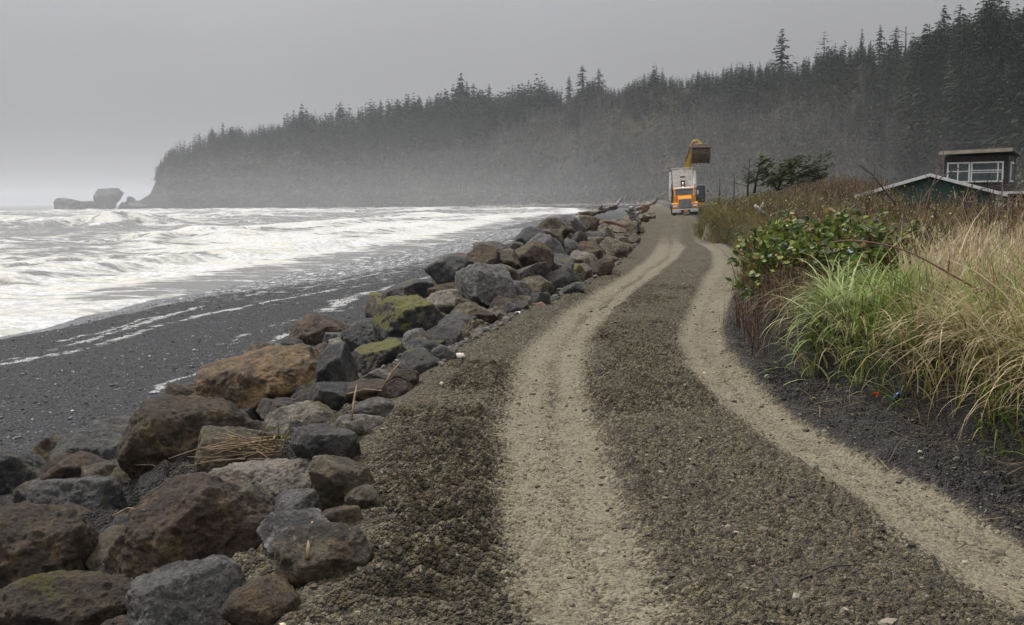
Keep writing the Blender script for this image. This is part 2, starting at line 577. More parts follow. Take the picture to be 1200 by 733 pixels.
T_LE = tab([(330, 733), (392, 645), (428, 560), (470, 470), (522, 415), (600, 372), (680, 335), (728, 305), (746, 285), (752, 270), (765, 256)])
T_L0 = tab([(590, 733), (580, 640), (577, 560), (578, 500), (590, 450), (612, 410), (640, 385), (682, 350), (725, 325), (758, 303), (768, 290), (770, 280), (775, 268), (785, 256)])
T_L1 = tab([(800, 733), (757, 640), (730, 580), (705, 500), (688, 440), (685, 415), (700, 385), (735, 350), (775, 318), (797, 300), (803, 290), (797, 280), (797, 268), (797, 256)])
T_R0 = tab([(1215, 733), (1120, 665), (1000, 580), (900, 512), (840, 470), (803, 430), (793, 400), (796, 380), (808, 358), (823, 330), (835, 308), (832, 294), (812, 283), (806, 272), (808, 256)])
T_R1 = tab([(1330, 700), (1200, 632), (1100, 578), (1000, 528), (930, 487), (885, 447), (852, 410), (846, 388), (855, 355), (866, 330), (872, 308), (862, 293), (836, 283), (818, 272), (816, 256)])
T_RT = tab([(1400, 640), (1200, 548), (1100, 500), (1010, 468), (940, 442), (885, 418), (866, 395), (872, 350), (880, 322), (884, 305), (868, 291), (822, 280), (817, 270), (832, 256)])


def ext(T, y):
    """interpolate, and run on straight past the ends"""
    ys, xs = T
    r = np.interp(y, ys, xs)
    far = y > ys[-1]
    return np.where(far, xs[-1] + (y - ys[-1]) * 0.135, r)


SEA_Z = -2.6
_sh = [onz(px, py, SEA_Z) for px, py in [(0, 400), (120, 371), (200, 351), (300, 332), (400, 311), (500, 291), (560, 277), (600, 266), (630, 259), (655, 252)]]
SHY = np.array([5] + [p.y for p in _sh] + [360, 520, 900])
SHX = np.array([_sh[0].x - 1.0] + [p.x for p in _sh] + [33, 40, 60])


def shore_x(y):
    return np.interp(y, SHY, SHX)


def Hbase(x, y):
    x, y = np.asarray(x, float), np.asarray(y, float)
    le, rt = ext(T_LE, y), ext(T_RT, y)
    b = zroad(y)
    sL, sR = le - x, x - rt
    ws = np.maximum(le - shore_x(y), 9)
    wr = 5.2
    zt = -1.6
    rip = b + (zt - b) * np.clip(sL / wr, 0, 1) ** 0.9
    hump = 0.85 * sm(15, 22, y) * (1 - sm(36, 48, y)) * sm(0.2, 1.6, sL) * (1 - sm(1.8, 4.8, sL))
    bch = zt + (SEA_Z - zt) * (sL - wr) / (ws - wr)
    bch = np.maximum(bch, -6)
    z = np.where(sL <= 0, b, np.where(sL < wr, rip + hump, bch))
    hb = 0.55 + 0.20 * sm(18, 45, y) - 0.5 * sm(95, 130, y)
    rise = 0.45 + 0.95 * sm(22, 58, y) - 1.2 * sm(75, 125, y)
    bank = hb * sm(0.02, 0.24, sR) + rise * sm(0.5, 9, sR) - 0.9 * sm(12, 24, sR) * (1 - sm(70, 90, y))
    dip = sm(0.33, 0.42, x / np.maximum(y, 1)) * sm(13, 22, y) * (1 - sm(60, 75, y))
    return z + np.where(sR > 0, bank * (1 - 0.62 * dip), 0)


def Hgnd(x, y):
    """the real surface with its roughness, plus material masks"""
    le, rt = ext(T_LE, y), ext(T_RT, y)
    sL, sR = le - x, x - rt
    z = Hbase(x, y)
    r = np.hypot(x, y)
    near = 1 - sm(18, 45, r)
    edge = 0.045 * fb2(x * 0.9, y * 0.5, 3, 3)

    def strip(T0, T1, soft):
        a, b = ext(T0, y), ext(T1, y)
        return sm(-soft, soft, x - a + edge) * sm(-soft, soft, b - x + edge)
    tl, tr = strip(T_L0, T_L1, 0.17), strip(T_R0, T_R1, 0.15)
    # a darker seam down the middle of the left track
    mid = (ext(T_L0, y) * 0.42 + ext(T_L1, y) * 0.58)
    seam = np.exp(-((x - mid + 0.06 * fb2(x * 0.2, y * 0.8, 9, 3)) / 0.075) ** 2)
    midr = (ext(T_R0, y) * 0.5 + ext(T_R1, y) * 0.5)
    seam_r = np.exp(-((x - midr + 0.05 * fb2(x * 0.2, y * 0.7, 8, 3)) / 0.09) ** 2)
    far_fade = 1 - 0.75 * sm(34, 56, y)
    track = np.maximum(tl * (1 - 0.55 * seam * (0.4 + 0.6 * sm(-0.3, 0.4, fb2(x, y * 0.7, 4, 2)))) * 0.92, tr * (1 - 0.3 * seam_r) * 1.06) * far_fade
    onroad = sm(-0.2, 0.3, -sL) * sm(-0.3, 0.3, -sR)
    rough = 1 - 0.85 * np.maximum(tl, tr)
    # lumpy gravel, crawler cleat ridges across the way, sunk tracks with little berms
    g = 0.018 * fb2(x * 7, y * 7, 21, 3, 0.6) + 0.013 * fb2(x * 24, y * 24, 31, 3, 0.6)
    cl = np.sin((y + 0.10 * x + 0.25 * fb2(x * 0.5, y * 0.4, 12, 2)) * 2 * math.pi / 0.165)
    clm = sm(-0.15, 0.45, fb2(x * 0.6, y * 0.5, 15, 3)) * 0.044 * (0.7 + 0.9 * np.abs(fb2(x * 5, y * 3, 16, 2)))
    clm = clm * (1 + 1.2 * sm(0.4, -0.6, x) * (1 - sm(8, 13, y)))
    g = 0.016 * fb2(x * 5, y * 5, 21, 3, 0.6) + 0.015 * np.abs(fb2(x * 14, y * 14, 31, 2, 0.6)) * (0.5 + 1.2 * sm(-0.3, 0.5, fb2(x * 0.8, y * 0.8, 39, 2))) + 0.014 * fb2(x * 34, y * 34, 37, 2)
    lft = sm(0.5, -0.5, x) * (1 - sm(9, 14, y))
    z = z + onroad * rough * (1.2 * g * (1 - 0.45 * lft) + cl * clm * (1 + 0.5 * lft)) * (0.35 + 0.65 * near)
    z = z - 0.045 * np.maximum(tl, tr) + 0.004 * fb2(x * 20, y * 20, 40, 2) * np.maximum(tl, tr)
    for T, s in ((T_L0, -1), (T_L1, 1), (T_R0, -1), (T_R1, 1)):
        d = (x - ext(T, y)) * s + edge
        z = z + 0.035 * np.exp(-((d - 0.10) / 0.085) ** 2) * (0.5 + 0.5 * fb2(x * 5, y * 5, 7, 2)) * onroad
    z = z - 0.025 * seam * tl
    for T0, T1, m_ in ((T_L0, T_L1, tl), (T_R0, T_R1, tr)):
        u = (x - ext(T0, y)) / np.maximum(ext(T1, y) - ext(T0, y), 0.2)
        lug = np.sin((y + 0.22 * np.abs(u - 0.5)) * 2 * math.pi / 0.11) * np.sin(u * 2 * math.pi * 4)
        z = z + 0.006 * lug * m_ * sm(-0.25, 0.25, fb2(x * 0.5, y * 0.35, 81, 3)) * (1 - sm(15, 24, y))
    z = z + 0.05 * fb2(x * 0.35, y * 0.25, 77, 3) * onroad
    # bump in the way where the newest load was tipped
    z = z + 0.22 * np.exp(-(((y - 62) / 9) ** 2)) * (0.6 + 0.4 * fb2(x * 0.6, y * 0.4, 5, 3)) * onroad
    # rocks' bed, shingle and soil
    rip = sm(0.0, 0.5, sL) * (1 - sm(5.0, 6.5, sL))
    z = z + rip * (0.18 * fb2(x * 1.6, y * 1.6, 50, 4) + 0.07 * fb2(x * 7, y * 7, 55, 3, 0.6))
    bch = sm(4.6, 6.2, sL)
    z = z + bch * (0.05 * fb2(x * 0.3, y * 0.3, 60, 3) + 0.018 * fb2(x * 5, y * 5, 61, 3)) * (1 - sm(2, -4, x - shore_x(y)))
    soil = sm(-0.15, 0.2, x - ext(T_R1, y)) * (1 - sm(1.6, 3.0, sR))
    soil = np.maximum(soil, 0.95 * sm(0.35, 0.9, sL) * (1 - bch))  # rocks' bed takes the soil colour too, as painted shade for the gaps
    z = z + sm(-0.3, 0.2, sR) * (0.07 * fb2(x * 2.2, y * 2.2, 70, 4, 0.6)) + soil * 0.03 * fb2(x * 6, y * 6, 71, 3)
    veg = sm(0.8, 2.2, sR)
    return z, track, soil, bch, veg


def polydist(x, y, pts):
    d = np.full(x.shape, 1e9)
    for (x0, y0), (x1, y1) in zip(pts[:-1], pts[1:]):
        ux, uy = x1 - x0, y1 - y0
        t = np.clip(((x - x0) * ux + (y - y0) * uy) / (ux * ux + uy * uy), 0, 1)
        d = np.minimum(d, np.hypot(x - x0 - t * ux, y - y0 - t * uy))
    return d


def polar(rs, a0, a1, na):
    an = np.radians(np.linspace(a0, a1, na))
    R, A = np.meshgrid(rs, an, indexing='ij')
    nr = len(rs)
    i = np.arange(nr - 1)[:, None] * na + np.arange(na - 1)[None, :]
    Fq = np.stack([i, i + 1, i + na + 1, i + na], -1).reshape(-1, 4)[:, ::-1]
    return (R * np.sin(A)).ravel(), (R * np.cos(A)).ravel(), Fq


def build_ground():
    rs = np.concatenate([np.geomspace(0.5, 3.2, 40, endpoint=False), np.geomspace(3.2, 26, 640, endpoint=False), np.geomspace(26, 130, 260, endpoint=False), np.geomspace(130, 1500, 70)])
    x, y, Fq = polar(rs, -52, 52, 960)
    z, track, soil, bch, veg = Hgnd(x, y)
    ws = x - shore_x(y)
    wet = bch * (1 - sm(0.2, 0.6 + 11 * sm(34, 62, y), ws + 0.8 * fb2(x * 0.15, y * 0.1, 90, 3)))
    foam = np.zeros_like(x)
    lines = [([(-60, 440), (0, 428), (60, 417), (130, 400), (200, 379), (240, 368), (330, 350), (400, 338), (450, 330)], 0.24, 1.0),
             ([(-60, 437), (0, 424), (80, 404), (140, 388), (200, 369), (222, 361), (300, 345)], 0.17, 0.9),
             ([(60, 402), (110, 392), (180, 372)], 0.14, 0.7),
             ([(305, 343), (340, 343), (350, 340), (400, 330), (470, 315), (540, 298)], 0.22, 0.85),
             ([(266, 402), (300, 389), (330, 378), (372, 367)], 0.16, 0.8),
             ([(375, 366), (400, 354), (418, 347), (460, 338), (500, 326), (540, 312)], 0.30, 1.0),
             ([(180, 462), (200, 450), (220, 445), (240, 436), (275, 424)], 0.10, 1.0),
             ([(290, 411), (315, 399), (345, 388), (370, 380)], 0.11, 0.95),
             ([(430, 330), (480, 316), (520, 305), (580, 292), (620, 282)], 0.45, 0.85),
             ([(500, 308), (560, 293), (610, 280), (650, 268)], 0.5, 0.85),
             ([(530, 318), (570, 305), (600, 296)], 0.3, 0.9)]
    sel = np.where((bch > 0.2) & (y < 160) & (y > 8))[0]
    xs, ys = x[sel], y[sel]
    wob = 0.25 * fb2(xs * 0.5, ys * 0.35, 33, 3)
    wo2 = 0.25 * fb2(xs * 0.5, ys * 0.35, 43, 3)
    fo = np.zeros(len(sel))
    for pts, w, k in lines:
        P = []
        for px, py in pts:
            z0 = -2.2
            for _ in range(10):
                p = onz(px, py, z0)
                z0 = float(Hbase(p.x, p.y))
            P.append((p.x, p.y))
        d = polydist(xs + wob, ys + wo2, P)
        fo = np.maximum(fo, k * np.exp(-(d / (w * 1.5)) ** 2))
    patch = 0.50 * sm(26, 55, ys) * (1 - sm(5, 18, xs - shore_x(ys)))
    fo = fo * (0.72 + 0.45 * fb2(xs * 0.9, ys * 0.45, 93, 3)) + 0.12 * (fo > 0.15)
    foam[sel] = np.maximum(fo, patch) * bch[sel]
    me = mesh('shore_ground', np.stack([x, y, z], 1), Fq, dict(track=track, soil=soil, beach=bch, veg=veg, wet=wet, foam=foam))
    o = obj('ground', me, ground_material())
    tag(o, kind='structure')


build_ground()


# ------------------------------------------------------------------ the sea
def build_sea():
    rs = np.concatenate([np.geomspace(16, 420, 620, endpoint=False), np.geomspace(420, 9000, 160)])
    x, y, Fq = polar(rs, -62, 26, 700)
    sd = shore_x(y) - x                        # metres seaward of the water's edge
    z = np.full(x.shape, SEA_Z)
    foam = np.zeros_like(x)
    r = np.hypot(x, y)
    crests = [([(-120, 249), (0, 250), (100, 249), (190, 251)], 1.0, 0.9), ([(30, 257), (140, 255), (240, 257), (330, 256)], 1.0, 0.9),
              ([(-80, 262), (-10, 262), (40, 264)], 0.9, 0.8), ([(48, 269), (75, 265), (110, 265), (135, 268)], 1.25, 0.75),
              ([(125, 262), (150, 260), (200, 264)], 0.9, 1.0), ([(-90, 277), (-20, 279), (20, 283)], 0.9, 1.1),
              ([(130, 266), (210, 262), (300, 262), (420, 258), (520, 254)], 0.7, 0.5), ([(150, 286), (185, 279), (215, 276), (260, 281)], 0.7, 1.2),
              ([(270, 273), (340, 268), (440, 262), (560, 253)], 0.6, 1.2), ([(230, 298), (290, 285), (350, 280), (440, 270), (560, 259), (640, 250)], 0.55, 1.3),
              ([(60, 330), (150, 318), (240, 306), (330, 292)], 0.4, 1.0), ([(210, 247), (320, 249), (420, 247)], 0.8, 0.8),
              ([(350, 252), (450, 249), (560, 247), (640, 244)], 0.6, 1.0), ([(480, 246), (600, 242), (680, 241)], 0.5, 0.9)]
    for pts, h, k in crests:
        P = [onz(px, py, SEA_Z) for px, py in pts]
        dm = sum(p.y for p in P) / len(P)
        wv = max(1.2, 0.022 * dm + 0.8)
        lo = min(p.y for p in P) - 60
        hi = max(p.y for p in P) + 90
        sel = np.where((y > lo) & (y < hi) & (r < 1200))[0]
        wx = x[sel] + 1.5 * wv * fb2(x[sel] * 0.03, y[sel] * 0.03, 14, 3)
        wy = y[sel] + 1.5 * wv * fb2(x[sel] * 0.03, y[sel] * 0.03, 24, 3)
        d = polydist(wx, wy, [(p.x, p.y) for p in P])
        # which side of the crest: towards shore (nearer, right) is the steep face
        P0, P1 = P[0], P[-1]
        nx, ny = (P1.y - P0.y), -(P1.x - P0.x)
        L = math.hypot(nx, ny)
        if nx < 0:
            nx, ny = -nx, -ny
        if abs(nx) < 0.15 * L and ny > 0:
            nx, ny = -nx, -ny
        cx, cy = np.mean([p.x for p in P]), np.mean([p.y for p in P])
        s = (wx - cx) * nx / L + (wy - cy) * ny / L
        w = np.where(s > 0, wv * 0.75, wv * 1.9)
        amp = 1.35 * h * (0.7 + 0.5 * fb2(x[sel] * 0.08, y[sel] * 0.08, 5, 2))
        z[sel] += amp * np.exp(-(d / w) ** 2)
        fw = np.where(s > 0, wv * 0.5, wv * 3.2)
        foam[sel] = np.maximum(foam[sel], k * np.exp(-(d / fw) ** 2) * (0.75 + 0.35 * fb2(x[sel] * 0.06, y[sel] * 0.06, 65, 3)))
    ch = sm(0, 12, sd)
    z += ch * (0.20 * fb2(x * 0.12, y * 0.12, 3, 3) + 0.10 * fb2(x * 0.6, y * 0.6, 6, 3) * (1 - sm(80, 250, r)))
    # long swell further out
    ph = (x * 0.35 + y * 0.94 + 20 * fb2(x * 0.006, y * 0.006, 8, 3)) / 36 * 2 * math.pi
    sw = np.clip(0.6 + 0.5 * fb2(x * 0.010, y * 0.012, 9, 3), 0, 1.3)
    pk = ((np.sin(ph) + 1) / 2) ** 2.2
    z += 1.0 * sm(25, 90, sd) * pk * sw
    foam = np.maximum(foam, 0.62 * sm(25, 70, sd) * (1 - sm(500, 1200, r)) * ((np.sin(ph - 0.5) + 1) / 2) ** 5 * sm(0.55, 0.95, sw))
    foam = np.maximum(foam, (0.16 + 0.30 * np.exp(-((sd - 20) / 26) ** 2)) * sm(2, 8, sd) * (1 - 0.6 * sm(300, 900, r)))
    # churned white edge, and to the right a smooth sheet of backwash inside the foam
    edge = sm(-2, 1.0, sd) * (1 - sm(6, 26, sd)) * (1 - 0.85 * sm(38, 52, y) * (1 - sm(4, 9, sd)))
    foam = np.maximum(foam, 0.95 * edge)
    foam = foam + 0.10 * sm(38, 52, y) * (1 - sm(3.5, 8, sd))
    # the thin edge dives under the shingle
    z = z - 0.5 * sm(3, -6, sd) + 0.10 * sm(0.0, 2.5, sd) * (1 - sm(3, 12, sd)) * (1 - sm(45, 60, y))
    me = mesh('sea', np.stack([x, y, z], 1), Fq, dict(foam=foam))
    tag(obj('sea', me, sea_material()), kind='structure')


build_sea()

# ------------------------------------------------------------------ the wooded hill and headland
HPX = np.array([150, 165, 180, 194, 205, 240, 300, 400, 500, 600, 680, 720, 800, 900, 1000, 1100, 1200, 1350, 1600])
HDB = np.array([905, 900, 893, 885, 875, 850, 815, 760, 700, 640, 560, 500, 430, 370, 320, 280, 250, 215, 180])   # foot
HDR = HDB + np.array([8, 10, 12, 14, 22, 60, 90, 120, 140, 170, 190, 200, 210, 210, 190, 150, 120, 110, 110])      # crest
# rows of the crest of the ground (tree tops less the trees)
HTOP = np.array([238, 237, 229, 203, 190, 180, 170, 160, 148, 135, 128, 118, 108, 100, 84, 78, 72, 70, 70])
HZF = np.array([-2.6, -2.6, -2.6, -2.6, -2.6, -2.6, -2.6, -2.6, -2.4, -2, -1.5, -1.2, -0.5, 0, 0, 0.5, 1, 1, 1])


def hill_at(px, t):
    """px: azimuth column (array), t: 0 foot .. 1 crest .. 2 behind"""
    px, t = np.asarray(px, float), np.asarray(t, float)
    db, dr = np.interp(px, HPX, HDB), np.interp(px, HPX, HDR)
    top, zf = np.interp(px, HPX, HTOP), np.interp(px, HPX, HZF)
    hor = 235.5 - 0.0085 * (px - 600)
    zc = EYE.z + (hor - top) / FPX * dr
    D = db + (dr - db) * t
    steep = 1 - sm(200, 640, px)
    pr = np.where(t < 1, (1 - (1 - np.clip(t, 0, 1)) ** (1.45 + 1.6 * steep)), 1 - 0.25 * (t - 1) ** 2)
    z = zf + (zc - zf) * pr
    x = (px - 600) / FPX * D
    nz = 1.3 * fb2(x * 0.018, D * 0.018, 5, 4)
    nz2 = fb2(px * 0.035, t * 1.2, 6, 3)
    w = np.clip(t * 3, 0, 1) * np.clip(1.6 - t, 0, 1)
    amp = 0.07 * (zc - zf)
    z = z + w * (1 - 0.9 * sm(0.75, 0.95, t) * (1 - sm(1.05, 1.3, t))) * amp * (nz + 1.0 * nz2)
    z = np.where(t < 0.001, zf - 4, z)
    return x, D, z


def build_hill():
    pxs = np.concatenate([np.linspace(150, 260, 120), np.linspace(262, 1500, 420)])
    ts = np.concatenate([[0.0], np.linspace(0.002, 1, 90), np.linspace(1.05, 2, 12)])
    Pg, Tg = np.meshgrid(pxs, ts, indexing='ij')
    x, y, z = hill_at(Pg.ravel(), Tg.ravel())
    n = len(ts)
    i = np.arange(len(pxs) - 1)[:, None] * n + np.arange(n - 1)[None, :]
    Fq = np.stack([i, i + n, i + n + 1, i + 1], -1).reshape(-1, 4)
    tag(obj('hill', mesh('hill', np.stack([x, y, z], 1), Fq), hill_material()), kind='structure')


build_hill()


# ------------------------------------------------------------------ trees
def rep(V, Fs, N):
    return np.concatenate([Fs + k * len(V) for k in range(N)]) if N else Fs


def quads_from(cent, ax, up, a, b):
    """leaf quads: centre, long axis, cross axis, half lengths"""
    n = len(cent)
    V = np.stack([cent - ax * a[:, None], cent + up * b[:, None], cent + ax * a[:, None], cent - up * b[:, None]], 1).reshape(-1, 3)
    return V, np.arange(n * 4).reshape(n, 4)


def unit(v):
    return v / np.maximum(np.linalg.norm(v, axis=-1, keepdims=True), 1e-9)


def conifer_crown(seed, levels, per, sprays, base=0.12, wide=0.17, ragged=0.3, droop=0.35, qs=1.0, lean=0.0, bare=0.0, cols=((0.010, 0.016, 0.010), (0.032, 0.042, 0.022))):
    """unit height conifer crown; returns verts, faces, colours"""
    r = np.random.default_rng(seed)
    C, A, U, a, b, K = [], [], [], [], [], []
    for i in range(levels):
        h = base + (1 - base) * (i + r.uniform(-0.4, 0.4)) / levels
        h = min(max(h, base * 0.8), 0.985)
        rad = wide * (1 - (h - base) / (1 - base)) ** 0.8 + 0.012
        for k in range(per):
            if r.random() < bare:
                continue
            az = r.uniform(0, 2 * math.pi)
            R = rad * r.uniform(1 - ragged * 1.4, 1 + ragged)
            R *= 1 + lean * math.cos(az)
            dirn = np.array([math.cos(az), math.sin(az), 0])
            per_ = np.array([-math.sin(az), math.cos(az), 0])
            for s in range(sprays):
                u = (s + r.uniform(0.2, 1.0)) / sprays
                p = dirn * R * u + np.array([0, 0, h + 0.03 - droop * R * u * u + 0.25 * R * u ** 3]) + per_ * r.normal(0, 0.16 * R)
                C.append(p)
                ang = r.normal(0, 0.6)
                A.append(dirn * math.cos(ang) + per_ * math.sin(ang) + np.array([0, 0, -0.35 + r.normal(0, 0.3)]))
                U.append(per_ * math.cos(ang) - dirn * math.sin(ang) + np.array([0, 0, r.normal(0, 0.5)]))
                sz = qs * (0.5 * rad + 0.03) * r.uniform(0.45, 0.9) / max(1, sprays ** 0.45)
                a.append(sz)
                b.append(sz * r.uniform(0.3, 0.5))
                K.append(r.random() * 0.6 + 0.4 * u)
    C, A, U = np.array(C), unit(np.array(A)), unit(np.array(U))
    V, Fq = quads_from(C, A, U, np.array(a), np.array(b))
    K = np.repeat(np.array(K), 4)[:, None]
    c = np.array(cols[0]) * (1 - K) + np.array(cols[1]) * K
    return V, Fq, c


def trunk_mesh(name, pts, rads, n=7, limbs=()):
    m = MB()
    m.tube(pts, rads, n)
    for P, R in limbs:
        m.tube(P, R, 5)
    me = bpy.data.meshes.new(name)
    m.bm.to_mesh(me)
    m.bm.free()
    me.polygons.foreach_set('use_smooth', [True] * len(me.polygons))
    return me


M_BARK = simple_mat('bark', (0.03, 0.027, 0.024), (0.085, 0.078, 0.07), 0.9, 4, 0.6, 20)
M_BLEACH = simple_mat('bleached_wood', (0.20, 0.19, 0.175), (0.42, 0.40, 0.37), 0.85, 6, 0.7, 25, dirt=(0.08, 0.07, 0.06))
M_DRIFT = simple_mat('driftwood', (0.085, 0.062, 0.045), (0.22, 0.17, 0.13), 0.85, 4, 0.7, 25, dirt=(0.04, 0.03, 0.025))
M_REDWOOD = simple_mat('red_driftwood', (0.12, 0.06, 0.042), (0.26, 0.15, 0.105), 0.8, 5, 0.6, 30, dirt=(0.05, 0.03, 0.02))

CONIF = []
for k, (lv, per, sp, base, wide, rag, dr, bare) in enumerate([(26, 6, 4, 0.10, 0.16, 0.30, 0.5, 0.05), (24, 6, 4, 0.16, 0.19, 0.42, 0.4, 0.12), (28, 6, 4, 0.06, 0.145, 0.25, 0.55, 0.03),
                                                             (20, 5, 5, 0.30, 0.20, 0.5, 0.3, 0.25), (22, 5, 5, 0.22, 0.17, 0.45, 0.35, 0.2), (13, 3, 6, 0.22, 0.26, 0.35, 0.15, 0.2)]):
    V, Fq, c = conifer_crown(100 + k, lv, per, sp, base, wide, rag, dr, qs=1.25 if k < 5 else 0.8, bare=bare)
    cm = mesh('crown', V, Fq, cols=c, smooth=False)
    cm.materials.append(M_NEEDLE)
    rr = random.Random(k)
    tm = trunk_mesh('trunk', [(0, 0, -0.06), (0.004, 0, 0.4), (0, 0.004, 0.99)], [0.014, 0.010, 0.002])
    tm.materials.append(M_BARK)
    CONIF.append((cm, tm))


def conifer(loc, h, kind, label, group=None, wx=1.0, name='conifer_tree', tilt=(0, 0)):
    e = empty(name, loc, (tilt[0], tilt[1], random.uniform(0, 6.28)))
    e.scale = (h * wx, h * wx, h)
    tag(e, label, 'tree', group)
    cm, tm = CONIF[kind]
    obj('crown', cm, None, e)
    obj('trunk', tm, None, e)
    return e


def hill_pt(px, t):
    x, y, z = hill_at(np.array([px]), np.array([t]))
    return float(x[0]), float(y[0]), float(z[0])


def height_to(px, t, rowtop):
    """tree height so that a tree standing at (px,t) on the hill reaches this row"""
    x, y, z = hill_pt(px, t)
    hor = 235.5 - 0.0085 * (px - 600)
    return max(3.0, EYE.z + (hor - rowtop) / FPX * y - z), (x, y, z - 0.3)


SKY_TREES = [  # column, top row, depth on hill, crown kind, width, label
    (912, 39, 0.93, 4, 1.0, 'tall ragged spruce standing alone on the ridge above the excavator bucket'),
    (960, 42, 0.97, 5, 1.15, 'thin open-branched tree with gaps standing between two ridge spruces'),
    (1003, 40, 0.97, 2, 0.8, 'narrow pointed spruce at the start of the ridge row, right of the sparse tree'),
    (1013, 52, 0.98, 0, 0.8, 'short small spruce tucked between two taller narrow spruces on the ridge'),
    (1024, 36, 0.97, 1, 1.0, 'bushy dark spruce in the ridge row with a dense rounded top'),
    (1042, 37, 0.97, 3, 1.0, 'spruce with a drooping ragged crown just left of the bare ridge snag'),
    (1096, 14, 0.92, 1, 1.0, 'broad spruce that opens the tall dark stand on the right of the ridge'),
    (1114, 12, 0.92, 4, 0.9, 'slender ragged spruce second in the tall dark stand above the dark cabin'),
    (1130, 30, 0.93, 0, 1.0, 'lower rounded spruce set between taller tops in the right-hand stand'),
    (1151, 3, 0.88, 3, 1.1, 'tall ragged spruce with a wide crown directly above the cabin roof'),
    (1167, 7, 0.88, 2, 1.0, 'pointed dense spruce beside the tall ragged one above the cabin'),
    (1193, -4, 0.88, 1, 1.0, 'tallest spruce cut by the upper right corner of the photo'),
    (668, 93, 0.95, 2, 1.1, 'left spruce of the dark clump of three in the middle of the ridge'),
    (683, 81, 0.95, 0, 1.1, 'tallest spruce of the dark clump of three in the middle of the ridge'),
    (702, 85, 0.95, 1, 1.1, 'right spruce of the dark clump of three in the middle of the ridge'),
    (481, 117, 0.9, 4, 1.0, 'ragged spruce sticking up at the left end of the headland high wood'),
    (496, 116, 0.9, 3, 1.0, 'second ragged spruce at the left end of the headland high wood'),
    (558, 101, 0.9, 0, 1.2, 'highest dark spruce in the middle of the headland wood'),
    (576, 102, 0.9, 1, 1.1, 'broad spruce right beside the highest one in the headland wood'),
    (617, 106, 0.92, 3, 1.0, 'spruce near the right end of the headland wood before the dip'),
    (268, 146, 0.95, 0, 1.1, 'pointed spruce rising above the low wood near the headland tip'),
]
for px, top, t, k, w, lab in SKY_TREES:
    w *= 1.35 if k in (3, 4, 5) else 1.12
    if 660 < px < 710:
        w *= 1.25
    if px > 1090:
        w *= 1.2
    h, p = height_to(px, t, top)
    conifer(p, h, k, lab, None, w)


def snag(px, top, t, label, limbs=3, Y=None, base=None):
    if Y is None:
        h, p = height_to(px, t, top)
    else:
        p = at(px, base, Y)
        h = at(px, top, Y).z - p.z
    rr = random.Random(px)
    e = empty('dead_snag', p)
    tag(e, label, 'dead tree')
    r0 = h * 0.028
    L = []
    for k in range(limbs):
        z = h * rr.uniform(0.5, 0.95)
        a = rr.choice([0, math.pi]) + rr.uniform(-0.5, 0.5)
        l = h * rr.uniform(0.12, 0.25)
        L.append(([(0, 0, z), (math.cos(a) * l, math.sin(a) * l, z + l * 0.25)], [r0 * 0.35, r0 * 0.12]))
    me = trunk_mesh('trunk', [(0, 0, -0.2), (h * 0.01, 0, h * 0.5), (0, 0, h)], [r0, r0 * 0.8, r0 * 0.45], 7, L)
    obj('trunk', me, M_BARK, e)


snag(1053, 37, 0.97, 'bare thin snag pole on the ridge right of the spruce row', 2)
snag(1080, 34, 0.96, 'bare broken snag on the ridge just left of the tall dark stand', 4)

# --- everything else on the hill: sort candidates by apparent size, the largest become single trees
cand = []
for _ in range(9000):
    px = rng.uniform(188, 1330)
    t = rng.uniform(0.0, 1.04)
    n = float(fb2(np.array([px * 0.012]), np.array([t * 2.5]), 44, 3)[0])
    if px < 660:
        lo = np.interp(px, [188, 240, 480, 560, 620, 660], [0.5, 0.42, 0.30, 0.36, 0.62, 0.85])
        if t < lo + 0.10 * n:
            continue
        h = rng.uniform(13, 21) * np.interp(px, [188, 230, 330, 460, 560, 640], [0.5, 0.72, 0.95, 1.05, 1.2, 0.9])
        kind = rng.choice([0, 1, 2, 3, 4], p=[.3, .25, .2, .15, .1])
    elif px < 1060:
        lo = np.interp(px, [660, 720, 860, 960, 1060], [0.62, 0.55, 0.42, 0.3, 0.15])
        if t < lo + 0.15 * n:
            continue
        h = rng.uniform(6, 11)
        kind = rng.choice([0, 1, 2], p=[.35, .3, .35])
    else:
        if t < 0.12 + 0.1 * n:
            continue
        h = rng.uniform(12, 20) + 3.5 * float(sm(1080, 1130, px))
        if t > 0.8:
            h *= 0.72
        kind = rng.choice([0, 1, 2, 3], p=[.3, .3, .25, .15])
    h *= 1 + 0.42 * float(fb2(np.array([px * 0.055]), np.array([t * 3.0]), 91, 2)[0]) + rng.normal(0, 0.08)
    x, y, z = hill_pt(px, t)
    cand.append((h / y * (1.5 if t > 0.9 else 1), px, t, h, int(kind), (x, y, z - 0.4)))
# individuals: nearest ones that really show
cand.sort(key=lambda c: -c[0])
single, rest = [], []
for c in cand:
    (single if len(single) < 255 and 1000 < c[1] < 1235 or len(single) < 0 else rest).append(c)
for _, px, t, h, kind, p in single:
    conifer(p, h, kind, 'dark spruce standing among others on the right-hand slope behind the cabin', 'spruces crowding the right-hand slope')

LOW = []
for k in range(5):
    LOW.append(conifer_crown(300 + k, 13, 4, 2, 0.06, 0.19 if k % 2 else 0.16, 0.4, 0.5, qs=1.5, bare=0.05))


